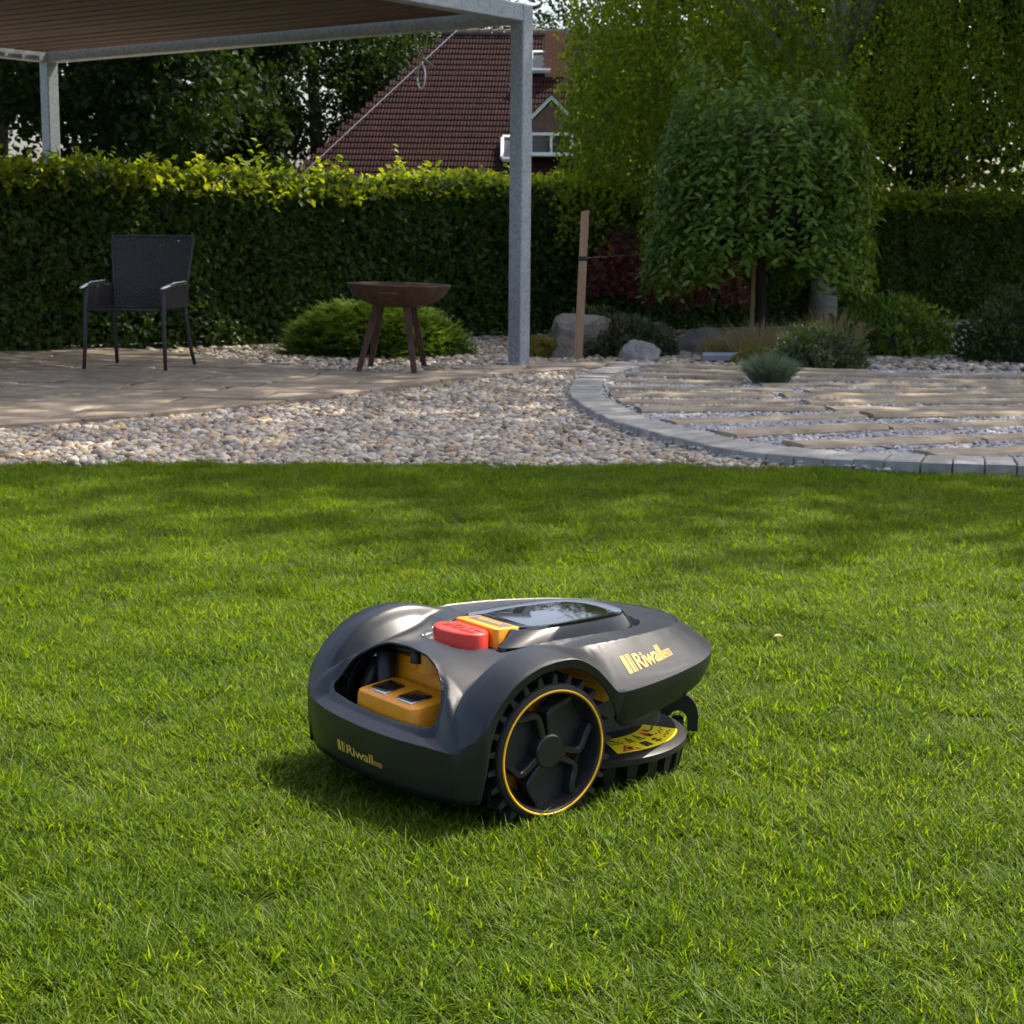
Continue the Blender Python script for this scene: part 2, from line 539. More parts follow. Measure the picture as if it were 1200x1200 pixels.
def slab(poly, z0, z1, bev=.012, jit=.004):
    """bevelled slab from a convex polygon"""
    if len(poly) < 3: return None
    n = len(poly); area = sum(poly[i][0] * poly[(i + 1) % n][1] - poly[(i + 1) % n][0] * poly[i][1] for i in range(n)) / 2
    if area < 0: poly = poly[::-1]
    m = MB()
    n = len(poly)
    V = [(x, y, z0) for x, y in poly] + [(x, y, z1 - bev * .7 + random.uniform(-jit, jit)) for x, y in poly]
    F = [(i, (i + 1) % n, n + (i + 1) % n, n + i) for i in range(n)]
    # top: one vertex per bottom vertex, moved towards the centroid
    cx = sum(p[0] for p in poly) / n; cy = sum(p[1] for p in poly) / n
    for x, y in poly:
        d = math.hypot(x - cx, y - cy) + 1e-9
        k = min(.5, bev * 1.5 / d)
        V.append((x + (cx - x) * k, y + (cy - y) * k, z1 + random.uniform(-jit, jit)))
    F += [(n + i, n + (i + 1) % n, 2 * n + (i + 1) % n, 2 * n + i) for i in range(n)]
    V.append((cx, cy, z1 + random.uniform(0, jit)))
    F += [(2 * n + i, 2 * n + (i + 1) % n, 3 * n) for i in range(n)]
    m.add(V, F)
    return m
# stretcher rows of slabs running along the terrace, cut to its outline (near edge follows the curve)
rows = []
mid = np.array(TER); far = np.array(TFAR)
L = np.linspace(0, 1, 60)
def ter_pt(u, v):
    """u along the terrace, v across (0 near edge, 1 far edge)"""
    i = np.array([np.interp(u, L, mid[:, k]) for k in (0, 1)])
    j = np.array([np.interp(u, L, far[:, k]) for k in (0, 1)])
    return i + (j - i) * v
def along(u0, u1, v0, v1, k=3):
    a = [tuple(ter_pt(u, v0)) for u in np.linspace(u0, u1, k)]
    b = [tuple(ter_pt(u, v1)) for u in np.linspace(u1, u0, k)]
    return a + b
TA = R(-9)
tc, ts = math.cos(TA), math.sin(TA)
def poly_area(p): return abs(sum(p[i][0] * p[(i + 1) % len(p)][1] - p[(i + 1) % len(p)][0] * p[i][1] for i in range(len(p))) / 2)
row_v = 4.6
while row_v < 13.6:                    # courses of slabs in random lengths, cut to the terrace outline
    dv = random.uniform(.26, .40)
    u = -6.4 + random.uniform(0, .5)
    while u < 2.4:
        du = random.uniform(.36, .72)
        g = .009
        rc_ = [(u + g, row_v + g), (u + du - g, row_v + g), (u + du - g, row_v + dv - g), (u + g, row_v + dv - g)]
        rc_ = [(x_ * tc - y_ * ts, x_ * ts + y_ * tc) for x_, y_ in rc_]
        cx, cy = sum(p_[0] for p_ in rc_) / 4, sum(p_[1] for p_ in rc_) / 4
        if abs(cx) < .33 * cy + .6 and -6 < cx < 1.4:
            poly = list(TPOLY)
            for i in range(4):
                poly = clip_poly(poly, rc_[i], rc_[(i + 1) % 4])
                if len(poly) < 3: break
            if len(poly) >= 3 and poly_area(poly) > .012:
                m = slab(poly, .0, .036 + random.uniform(-.006, .006), .010, .003)
                if m: m.build('paver', M_paver, terrace)
        u += du
    row_v += dv

# ---- curved kerb of concrete setts and the fan of stone sleepers
KO = catmull([(.86, 11.0), (.72, 11.0), (.52, 10.55), (.36, 9.75), (.29, 9.0), (.31, 8.45), (.38, 7.85), (.52, 7.25), (.70, 6.78), (.86, 6.5), (1.02, 6.36), (1.35, 6.2), (1.8, 6.1), (2.4, 6.05)], 400)
KI = catmull([(.98, 10.92), (.83, 10.85), (.66, 10.35), (.52, 9.65), (.465, 9.0), (.48, 8.5), (.55, 7.98), (.67, 7.45), (.83, 7.02), (.98, 6.76), (1.14, 6.58), (1.42, 6.42), (1.85, 6.32), (2.4, 6.27)], 400)
kerb = empty('kerb', (0, 0, 0), 0, 'curved kerb of pale grey concrete blocks between pebbles and stone strips', 'kerb', kind='structure')
NB = 56
for i in range(NB):
    a, b = int(i * 399 / NB), int((i + 1) * 399 / NB)
    poly = [tuple(KO[a]), tuple(KO[b]), tuple(KI[b]), tuple(KI[a])]
    poly = shrink(poly, .0035)
    if len(poly) < 3: continue
    slab(poly, -.05, .052 + random.uniform(-.004, .004), .006, .0015).build('kerb_block', M_kerb, kerb)
path = empty('stone_strip_path', (0, 0, 0), 0, 'fan of weathered stone strips laid in pale chippings inside the kerb', 'path', kind='structure')
STR = [((.88, 11.0), (2.2, 10.62)), ((.84, 10.72), (1.50, 10.42)), ((1.72, 10.42), (3.1, 10.36)), ((.70, 10.28), (1.36, 10.06)), ((1.62, 10.08), (3.1, 10.02)),
       ((.60, 9.84), (1.30, 9.70)), ((1.40, 9.66), (3.1, 9.72)), ((.53, 9.37), (1.52, 9.32)), ((1.60, 9.26), (3.1, 9.42)),
       ((.51, 8.95), (1.36, 8.98)), ((1.42, 8.98), (3.1, 9.12)), ((.53, 8.55), (1.42, 8.66)), ((1.48, 8.60), (3.1, 8.84)),
       ((.60, 8.15), (1.50, 8.30)), ((1.54, 8.25), (3.1, 8.56)), ((.70, 7.65), (1.62, 8.0)), ((1.66, 7.98), (3.1, 8.3)),
       ((.90, 7.15), (1.60, 7.50)), ((1.64, 7.5), (3.1, 8.0)), ((1.12, 6.77), (1.9, 7.08)), ((1.94, 7.08), (3.1, 7.6)), ((1.6, 6.55), (3.1, 7.1))]
for (a, b) in STR:
    a, b = np.array(a), np.array(b)
    d = (b - a) / np.linalg.norm(b - a); nrm = np.array([-d[1], d[0]])
    ln = np.linalg.norm(b - a); k = max(3, int(ln / .16))
    m = MB()
    V, F = [], []
    wv = random.uniform(.082, .10)
    h = .042 + random.uniform(-.006, .006)
    prof = [(-1, -.04), (-1, h - .012), (-.88, h), (0, h + .003), (.88, h), (1, h - .012), (1, -.04)]
    for i in range(k + 1):
        c = a + d * ln * i / k
        e0, e1 = random.uniform(-.010, .010), random.uniform(-.010, .010)
        hz = random.uniform(-.004, .004)
        for (s_, z_) in prof:
            q = c + nrm * (s_ * wv + (e0 if s_ < 0 else e1 if s_ > 0 else 0))
            V.append((q[0], q[1], z_ + (hz if z_ > 0 else 0)))
    np_ = len(prof)
    for i in range(k):
        for j in range(np_ - 1):
            F.append((i * np_ + j, i * np_ + j + 1, (i + 1) * np_ + j + 1, (i + 1) * np_ + j))
    F.append(tuple(range(np_)[::-1])); F.append(tuple(k * np_ + j for j in range(np_)))
    F = [q[::-1] for q in F]
    m.add(V, F).build('stone_strip', M_sleeper, path)

# ---- pebbles and chippings
def pebble_mesh(name, seed, mat, sharp=False):
    r_ = np.random.default_rng(seed)
    import bmesh
    bm = bmesh.new()
    bmesh.ops.create_icosphere(bm, subdivisions=2, radius=1.0)
    ax = np.array([1.0, r_.uniform(.65, .95), r_.uniform(.42, .66)])
    dirs = r_.normal(size=(6 if not sharp else 9, 3)); dirs /= np.linalg.norm(dirs, axis=1)[:, None]
    off = r_.uniform(.62, .95, len(dirs))
    for v in bm.verts:
        p = np.array(v.co)
        for dd, o_ in zip(dirs, off):      # flattened facets
            q = p @ dd
            if q > o_: p = p - dd * (q - o_) * (.8 if not sharp else .97)
        p = p * ax
        v.co = p
    me = bpy.data.meshes.new(name)
    bm.to_mesh(me); bm.free()
    me.materials.append(mat)
    if not sharp:
        me.polygons.foreach_set('use_smooth', np.ones(len(me.polygons), bool))
    return me
PEBS = [pebble_mesh('pebble_%d' % i, 50 + i, M_peb) for i in range(12)]
CHIPS = [pebble_mesh('chipping_%d' % i, 90 + i, M_chip, True) for i in range(8)]

def jgrid(x0, x1, y0, y1, step, jit=.5):
    gx, gy = np.meshgrid(np.arange(x0, x1, step), np.arange(y0, y1, step))
    gx = gx.ravel() + rng.uniform(-jit, jit, gx.size) * step
    gy = gy.ravel() + rng.uniform(-jit, jit, gy.size) * step
    return gx, gy
KPOLY = [tuple(p) for p in KO] + [(3.6, 6.05), (3.6, 10.9)]
def gravel(name, x0, x1, y0, y1, step, smin, smax, layers, keep, variants, label, z0=.0):
    P, A, C = [], [], []
    for l in range(layers):
        x, y = jgrid(x0, x1, y0, y1, step)
        k = keep(x, y)
        x, y = x[k], y[k]
        n = len(x)
        s = smin + (smax - smin) * rng.random(n) ** 1.3
        z = z0 + l * smin * .75 + rng.uniform(-.004, .006, n)
        P.append(np.stack([x, y, z], 1))
        A.append(np.stack([rng.normal(0, .25, n), rng.normal(0, .25, n), rng.uniform(0, 6.28, n)], 1))
        C.append(np.stack([s, s, s], 1))
    return scatter(name, np.vstack(P), np.vstack(A), np.vstack(C), variants, label, 'gravel')
def off_hard(x, y):
    return ~inpoly(x, y, TPOLY) & ~inpoly(x, y, KPOLY)
gravel('pebble_gravel', -3.0, 1.3, 6.2, 11.1, .031, .009, .028, 2,
       lambda x, y: (y > lawn_edge(x) + .02) & (y < 11.2) & off_hard(x, y) & (np.abs(x) < .33 * y + .4) & ~((y > 10.2) & (x > -1.4) & (x < 0)),
       PEBS, 'cream, tan and grey river pebbles between the lawn and the terrace')
gravel('pebble_gravel', -3.6, 5.6, 10.0, 18.5, .055, .018, .036, 2,
       lambda x, y: off_hard(x, y) & (np.abs(x) < .33 * y + .4) & ((y > 11.25) | ((x > -2.2) & (x < .1) & (y > 10.25))), PEBS,
       'pale pebbles round the spruce cushion and the rock garden behind the terrace')
gravel('stone_chippings', .3, 3.4, 6.2, 11.3, .024, .009, .018, 2,
       lambda x, y: inpoly(x, y, KPOLY) & (np.abs(x) < .33 * y + .3), CHIPS, 'blue grey and white chippings between the stone strips', .014)

# ---- lawn
def tuft_mesh(name, seed, nb=430, RAD=.066):
    """a round patch of single blades"""
    r_ = np.random.default_rng(seed)
    a = r_.uniform(0, 6.28, nb); rad = RAD * np.sqrt(r_.random(nb))
    c = np.stack([np.cos(a) * rad, np.sin(a) * rad], 1)
    h = np.where(r_.random(nb) < .88, r_.uniform(.020, .044, nb), r_.uniform(.042, .058, nb))
    wd = r_.uniform(.0007, .0013, nb)
    la = r_.uniform(0, 6.28, nb); lean = r_.uniform(.05, .8, nb); curl = r_.uniform(.1, 1.1, nb)
    flat = r_.random(nb) < .07
    lean[flat] = 1.6; h[flat] *= .9
    tw = la + 1.57 + r_.uniform(-.7, .7, nb)
    D = np.stack([np.cos(la), np.sin(la)], 1); Pv = np.stack([np.cos(tw), np.sin(tw)], 1)
    V = np.zeros((nb, 7, 3))
    for i, t in enumerate((0, .4, .75, 1.0)):
        hor = h * (lean * t + curl * t * t * .55) / np.sqrt(1 + lean ** 2 * .35)
        ver = h * (t - .28 * curl * t * t) / np.sqrt(1 + lean ** 2 * .6)
        wv = wd * (1, 1.05, .72, 0)[i]
        q = c + D * hor[:, None]
        if i < 3:
            V[:, 2 * i, :2] = q - Pv * wv[:, None]; V[:, 2 * i + 1, :2] = q + Pv * wv[:, None]
            V[:, 2 * i, 2] = V[:, 2 * i + 1, 2] = ver - .004
        else:
            V[:, 6, :2] = q; V[:, 6, 2] = ver - .004
    b = (np.arange(nb) * 7)[:, None]
    F4 = np.vstack([b + [0, 1, 3, 2], b + [2, 3, 5, 4]]); F3 = b + [4, 5, 6]
    me = fast_mesh(name, V.reshape(-1, 3), [F4, F3])
    me.materials.append(M_grass)
    return me
TUFTS = [tuft_mesh('grass_tuft_%d' % i, 300 + i) for i in range(14)]
def lawn_points():
    out = []
    for (y0, y1, st) in ((1.35, 2.4, .072), (2.4, 3.4, .076), (3.4, 6.4, .082)):
        X = .34 * y1 + .25
        x, y = jgrid(-X, X, y0, y1, st, .45)
        k = (np.abs(x) < .33 * y + .25) & (y < lawn_edge(x) - .035 + .03 * vnoise(x, y, 6))
        out.append(np.stack([x[k], y[k]], 1))
    return np.vstack(out)
LP = lawn_points()
PSI = R(52.3)
MO = np.array([-0.0771, 2.577])
_ax = np.array([math.cos(PSI), -math.sin(PSI)]); _fw = np.array([math.sin(PSI), math.cos(PSI)])
q = LP - MO
lx, ly = q @ _ax, q @ _fw
tread = (np.abs(np.abs(lx) - .2) < .035) & (np.abs(ly) < .05)
n = len(LP)
big = vnoise(LP[:, 0], LP[:, 1], 3.0) * .6 + vnoise(LP[:, 0], LP[:, 1], 9.0) * .4
hs = (.54 + .38 * big) * rng.uniform(.8, 1.15, n)
hs[LP[:, 1] > lawn_edge(LP[:, 0]) - .12] *= 1.1
hs[tread] *= .8
hs[(np.abs(lx) < .22) & (ly > -.17) & (ly < .44)] *= .62
ws = rng.uniform(.92, 1.12, n)
ang = rng.normal(0, .05, (n, 2))
scatter('lawn_grass', np.column_stack([LP, rng.uniform(-.003, .003, n)]), np.column_stack([ang, rng.uniform(0, 6.28, n)]),
        np.column_stack([ws, ws, hs]), TUFTS, 'short green mown lawn grass filling the foreground', 'grass')
# ------------------------------------------------------------------ foliage helpers
def unit(a):
    return a / (np.linalg.norm(a, axis=-1, keepdims=True) + 1e-9)
def leaf_mesh(name, pos, axis, nrm, length, width, fold=.25, mids=False):
    """kite leaves: base, two sides, tip (folded along the rib)"""
    n = len(pos)
    axis = unit(axis); side = unit(np.cross(axis, nrm)); up = np.cross(side, axis)
    L_ = np.asarray(length)[:, None] * np.ones((n, 1)); W_ = np.asarray(width)[:, None] * np.ones((n, 1))
    if not mids:
        V = np.stack([pos, pos + axis * L_ * .45 + side * W_ * .5 + up * W_ * fold, pos + axis * L_ - up * L_ * .08, pos + axis * L_ * .45 - side * W_ * .5 + up * W_ * fold], 1)
        b = (np.arange(n) * 4)[:, None]
        F = [np.vstack([b + [0, 1, 2], b + [0, 2, 3]])]
        return fast_mesh(name, V.reshape(-1, 3), F)
    V = np.stack([pos, pos + axis * L_ * .3 + side * W_ * .45 + up * W_ * fold, pos + axis * L_ * .68 + side * W_ * .42 + up * W_ * fold - up * L_ * .05,
                  pos + axis * L_ - up * L_ * .16, pos + axis * L_ * .68 - side * W_ * .42 + up * W_ * fold - up * L_ * .05, pos + axis * L_ * .3 - side * W_ * .45 + up * W_ * fold,
                  pos + axis * L_ * .5 - up * L_ * .02], 1)
    b = (np.arange(n) * 7)[:, None]
    F = np.vstack([b + [0, 1, 6], b + [1, 2, 6], b + [2, 3, 6], b + [3, 4, 6], b + [4, 5, 6], b + [5, 0, 6]])
    return fast_mesh(name, V.reshape(-1, 3), [F])
def rand_dirs(n):
    return unit(rng.normal(size=(n, 3)))

def limb_tubes(mb, base, top, r0, nl, spread, rise, r_=None):
    """trunk with limbs; returns limb end points"""
    r_ = r_ or random
    base, top = Vector(base), Vector(top)
    pts = [base.lerp(top, t) + Vector((r_.uniform(-.04, .04), r_.uniform(-.04, .04), 0)) * (top - base).length * .2 * (t > 0) for t in (0, .06, .3, .55, .8, 1)]
    mb.tube(pts, [r0 * 1.35, r0, r0 * .85, r0 * .65, r0 * .4, r0 * .15], 9)
    ends = []
    for i in range(nl):
        t = .3 + .65 * i / nl
        p = base.lerp(top, t)
        a = i * 2.4 + r_.uniform(-.4, .4)
        ln = spread * (1.1 - t * .6) * r_.uniform(.7, 1.1)
        d = Vector((math.cos(a), math.sin(a), rise * r_.uniform(.5, 1.2)))
        mid = p + d * ln * .5 + Vector((0, 0, .05 * ln)); e = p + d * ln
        mb.tube([p, mid, e], [r0 * .42 * (1.1 - t), r0 * .26 * (1.1 - t), r0 * .08], 6)
        ends += [mid, e]
    return ends

def broad_tree(name, loc, height, rad, zlow, nleaf, lsize, mat, label, cat='tree', group=None, squash=1.0, nclump=70, bark=None, gap=.35):
    x, y = loc
    root = empty(name, (x, y, 0), 0, label, cat, group)
    mb = MB()
    limb_tubes(mb, (0, 0, -.1), (random.uniform(-.3, .3), random.uniform(-.3, .3), height * .9), height * .022 + .03, 9, rad * .75, .5)
    mb.build('trunk', bark or M_bark, root, True)
    zc = (height + zlow) / 2; hz = (height - zlow) / 2
    d = rand_dirs(nclump)
    rr = rng.uniform(.35, 1.0, nclump) ** .6
    C = d * rr[:, None] * np.array([rad, rad * squash, hz]) + np.array([0, 0, zc])
    cs = rng.uniform(.14, .30, nclump) * rad
    k = rng.integers(0, nclump, nleaf)
    off = rng.normal(size=(nleaf, 3)); off = off / np.maximum(1, np.linalg.norm(off, axis=1)[:, None] / 1.5)
    P = C[k] + off * cs[k][:, None] * np.array([1, 1, .7])
    ax = unit(rng.normal(size=(nleaf, 3)) + np.array([0, 0, -.3]))
    nm = unit(rng.normal(size=(nleaf, 3)) + np.array([0, 0, .9]))
    ls = lsize * rng.uniform(.7, 1.25, nleaf)
    me = leaf_mesh('crown', P, ax, nm, ls, ls * .72)
    c = link('crown', me, mat, root)
    c['kind'] = 'stuff'
    return root

# ------------------------------------------------------------------ hedge
HA = np.array([-6.2, 10.10]); HB = np.array([6.6, 19.81])
hd = (HB - HA) / np.linalg.norm(HB - HA); hn = np.array([hd[1], -hd[0]])     # hn faces the garden
HLEN = float(np.linalg.norm(HB - HA)); HH = 1.27; HW = .42
hedge = empty('hedge', ((HA[0] + HB[0]) / 2, (HA[1] + HB[1]) / 2, 0), 0, 'tall clipped hornbeam hedge with sunlit yellow-green top behind the terrace', 'hedge')
hc = np.array([(HA[0] + HB[0]) / 2, (HA[1] + HB[1]) / 2, 0])
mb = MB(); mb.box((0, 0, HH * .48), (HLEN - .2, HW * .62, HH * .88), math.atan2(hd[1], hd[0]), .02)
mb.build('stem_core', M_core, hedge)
def hedge_pt(t, off, z):
    return np.column_stack([HA[0] + hd[0] * t + hn[0] * off - hc[0], HA[1] + hd[1] * t + hn[1] * off - hc[1], z])
nf = 82000
t = rng.uniform(0, HLEN, nf); z = HH * rng.random(nf) ** .92 + .02
bul = (vnoise(t, z, 2.2) - .5) * .14 + (vnoise(t + 31, z, 5) - .5) * .08
off = HW / 2 + .06 + bul - rng.exponential(.05, nf)
P = hedge_pt(t, off, z)
outw = np.array([hn[0], hn[1], 0])
nm = unit(outw * .9 + np.array([0, 0, .55]) + rng.normal(0, .5, (nf, 3)))
ax = unit(rng.normal(0, .7, (nf, 3)) + np.array([0, 0, -.35]) + outw * .35)
ls = rng.uniform(.036, .070, nf)
o = link('foliage', leaf_mesh('foliage', P, ax, nm, ls, ls * .62), M_hedge, hedge); o['kind'] = 'stuff'
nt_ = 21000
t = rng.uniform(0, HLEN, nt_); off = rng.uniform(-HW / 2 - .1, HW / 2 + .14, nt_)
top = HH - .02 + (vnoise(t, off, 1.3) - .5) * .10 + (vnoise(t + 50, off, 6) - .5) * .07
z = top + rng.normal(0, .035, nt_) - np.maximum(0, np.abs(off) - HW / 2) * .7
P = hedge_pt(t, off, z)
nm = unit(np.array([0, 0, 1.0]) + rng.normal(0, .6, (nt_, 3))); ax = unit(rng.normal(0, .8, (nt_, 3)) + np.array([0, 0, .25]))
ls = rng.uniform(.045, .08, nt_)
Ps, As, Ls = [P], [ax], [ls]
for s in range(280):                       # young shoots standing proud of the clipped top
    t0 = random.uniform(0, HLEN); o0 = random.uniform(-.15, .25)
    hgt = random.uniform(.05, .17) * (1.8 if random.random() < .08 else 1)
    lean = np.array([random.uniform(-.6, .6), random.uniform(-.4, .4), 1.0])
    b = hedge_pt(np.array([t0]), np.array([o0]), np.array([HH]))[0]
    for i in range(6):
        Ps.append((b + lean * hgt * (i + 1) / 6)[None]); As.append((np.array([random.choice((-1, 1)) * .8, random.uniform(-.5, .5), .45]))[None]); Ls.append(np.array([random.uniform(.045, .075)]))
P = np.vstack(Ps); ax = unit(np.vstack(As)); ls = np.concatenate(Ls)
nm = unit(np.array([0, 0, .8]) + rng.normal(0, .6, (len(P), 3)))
o = link('shoots', leaf_mesh('shoots', P, ax, nm, ls, ls * .62), M_hedgetip_lit, hedge); o['kind'] = 'stuff'

# ------------------------------------------------------------------ pergola of galvanised square tube
PP = np.array([.035, 11.14])
e1 = np.array([math.sin(R(37)), math.cos(R(37))]); e2 = np.array([-e1[1], e1[0]])
perg = empty('pergola', (PP[0], PP[1], 0), 0, 'galvanised steel pergola with brown board roof and square corner post', 'pergola')
A = .105
ang1 = math.atan2(e1[1], e1[0])
ZT = 2.295
def rel(u, v):
    p = e1 * u + e2 * v
    return (float(p[0]), float(p[1]))
def pbar(name, u0, v0, u1, v1, zc, wd, ht, mat=M_galv, bev=.006):
    c = rel((u0 + u1) / 2, (v0 + v1) / 2)
    m = MB(); m.box((c[0], c[1], zc), (max(abs(u1 - u0), wd), max(abs(v1 - v0), wd), ht), ang1, 0, bev)
    return m.build(name, mat, perg)
LB, LA = 4.6, 4.7
for (u, v) in ((0, 0), (-LB, 0), (0, LA), (-LB, LA)):
    c = rel(u, v)
    m = MB(); m.box((c[0], c[1], ZT / 2), (A, A, ZT), ang1, 0, .007)
    o = m.build('post', M_galv, perg)
    m = MB(); m.box((c[0], c[1], .035), (A + .09, A + .09, .012), ang1, 0, .003)
    m.build('base_plate', M_galv, perg)
pbar('beam', -LB + A / 2 + .001, 0, -A / 2 - .001, 0, ZT - .057, A - .004, .11)
pbar('beam', -LB + A / 2 + .001, LA, -A / 2 - .001, LA, ZT - .057, A - .004, .11)
pbar('beam', 0, A / 2 + .001, 0, LA - A / 2 - .001, ZT - .066, A - .004, .10)
pbar('beam', -LB, A / 2 + .001, -LB, LA - A / 2 - .001, ZT - .066, A - .004, .10)
k = 0
u = -A / 2 - .10
while u > -LB + .1:
    pbar('roof_board', u - .065, .062, u + .065, LA - .062, ZT - .03 + random.uniform(-.003, .003), .13, .028, M_board, .004)
    u -= .162
# rope sling with a snap hook under the beam
rc = rel(0, .86)
rl = empty('rope_sling', (PP[0] + rc[0], PP[1] + rc[1], ZT - .12), 0, 'knotted rope loop with metal snap hook hanging under the pergola beam', 'rope')
m = MB()
m.tube([(-.012, -.055, .12), (-.012, -.06, 0), (-.008, -.06, -.05), (.012, -.06, -.13)], .0065, 7)
m.tube([(.05, -.055, .02), (.045, -.06, -.03), (.018, -.06, -.115)], .0055, 7)
m.tube([(.0, -.065, -.095), (.03, -.052, -.112), (.012, -.06, -.128), (.0, -.052, -.105), (.034, -.064, -.125), (.075, -.062, -.155)], .007, 7)
m.tube([(.012, -.06, -.12), (.004, -.06, -.16), (-.002, -.06, -.215), (.006, -.06, -.225)], .005, 7)
m.build('rope', M_rope, rl, True)
m = MB()
hk = [(.018 + .018 * math.cos(a), -.06, -.195 + .055 * math.sin(a)) for a in np.linspace(1.9, 1.9 - 6.0, 26)]
m.tube(hk, .0045, 7)
m.build('snap_hook', M_alu, rl, True)
rl.scale = (1.45, 1.0, 1.45)

# ------------------------------------------------------------------ fire bowl
fb = empty('fire_bowl', (-.72, 10.60, 0), R(-8), 'rusty steel fire bowl on four splayed legs in front of the hedge', 'fire bowl')
m = MB()
RB = .318
prof = [(.001, .412), (.09, .414), (.17, .426), (.24, .455), (.29, .495), (RB, .545), (RB + .006, .552), (RB - .002, .556), (RB - .012, .546), (.28, .500), (.23, .466), (.16, .438), (.08, .427), (.001, .425)]
m.lathe(prof, 56)
bowl = m.build('bowl', M_rust, fb, True, rot=(0, R(1.2), 0))
m = MB()
for sx in (-1,):
    m.tube([(-.055, -.312, .508), (-.053, -.338, .506), (.053, -.338, .506), (.055, -.312, .508)], .006, 7)
m.build('handle', M_rust, bowl, True)
for (bx, by, tx, ty) in ((-.185, -.30, -.10, -.13), (-.225, .22, -.125, .11), (.165, -.27, .085, -.13), (.13, .24, .075, .11)):
    m = MB()
    V = []
    for (cx, cy, z, hw, ht) in ((tx, ty, .428, .022, .010), (bx, by, .0, .016, .008)):
        V += [(cx - hw, cy - ht, z), (cx + hw, cy - ht, z), (cx + hw, cy + ht, z), (cx - hw, cy + ht, z)]
    m.add(V, [(0, 1, 2, 3), (7, 6, 5, 4), (0, 4, 5, 1), (1, 5, 6, 2), (2, 6, 7, 3), (3, 7, 4, 0)])
    m.build('leg', M_rust, fb)

# ------------------------------------------------------------------ a fallen leaf on the lawn
fl = leaf_mesh('fallen_leaf', np.zeros((1, 3)), np.array([[1.0, .3, .1]]), np.array([[.1, -.2, 1.0]]), np.array([.024]), np.array([.012]), .2, True)
tag(link('fallen_leaf', fl, M_dry, None, True, (.545, 3.46, .034)), 'small dry yellow leaf lying on the lawn right of the mower', 'leaf')

# ------------------------------------------------------------------ rattan garden chair
ch = empty('garden_chair', (-2.265, 10.36, .05), R(172), 'dark woven rattan armchair with metal arm trim on the terrace', 'chair')
ch.scale = (.93, .93, .93)
def weave(poly_fn, nu, nv, name, parent):
    """a woven panel: interlaced flat strands"""
    m = MB()
    for i in range(nv):
        v0, v1 = (i + .08) / nv, (i + .92) / nv
        V, F = [], []
        for j in range(nu + 1):
            u_ = j / nu
            d_ = .004 * (1 if (i + j) % 2 else -1)
            for vv in (v0, v1):
                p, nn = poly_fn(u_, vv)
                V.append(p + nn * d_)
        for j in range(nu):
            F.append((2 * j, 2 * j + 2, 2 * j + 3, 2 * j + 1))
        m.add(V, F)
    for j in range(nu):
        u0, u1 = (j + .35) / nu, (j + .65) / nu
        V, F = [], []
        for i in range(9):
            for uu in (u0, u1):
                p, nn = poly_fn(uu, i / 8)
                V.append(p)
        F = [(2 * i, 2 * i + 1, 2 * i + 3, 2 * i + 2) for i in range(8)]
        m.add(V, F)
    return m.build(name, M_rattan, parent)
# local: seat faces +y, back at -y
def back_fn(u_, v):
    hw = .235 + .045 * v
    x = (u_ - .5) * 2 * hw
    z = .37 + .47 * v
    y = -.20 - .10 * v - .05 * (1 - (2 * u_ - 1) ** 2)
    return Vector((x, y, z)), Vector((0, -1, .2)).normalized()
def seat_fn(u_, v):
    return Vector(((u_ - .5) * .50, -.20 + .46 * v, .385 - .02 * math.sin(v * 3.1) + .015 * v)), Vector((0, 0, 1))
weave(back_fn, 26, 34, 'backrest', ch)
weave(seat_fn, 26, 26, 'seat', ch)
m = MB()
m.tube([back_fn(0, i / 6)[0] for i in range(6)] + [back_fn(i / 12, 1.0)[0] for i in range(13)] + [back_fn(1, 1 - i / 6)[0] for i in range(1, 7)] + [(-.25, -.20, .37)], .010, 7)
m.build('back_frame', M_rattan, ch, True)
m = MB(); m.tube([(-.25, .25, .38), (.25, .25, .38)], .010, 7); m.build('seat_rail', M_rattan, ch, True)
for s in (-1, 1):
    m = MB(); m.tube([(s * .252, .24, .52), (s * .258, .25, .40), (s * .262, .26, .2), (s * .27, .275, 0)], [.016, .016, .014, .012], 8); m.build('leg', M_rattan, ch, True)
    m = MB(); m.tube([(s * .238, -.21, .42), (s * .245, -.22, .3), (s * .258, -.26, .12), (s * .27, -.30, 0)], [.016, .016, .014, .012], 8); m.build('leg', M_rattan, ch, True)
    m = MB(); m.tube([(s * .262, -.26, .525), (s * .275, -.12, .545), (s * .278, .1, .54), (s * .266, .30, .515)], [.008, .013, .013, .011], 8); m.build('armrest', M_alu, ch, True)
    m = MB(); m.box((s * .262, .0, .455), (.012, .44, .14), 0, .0, .004); m.build('side_panel', M_rattan, ch)

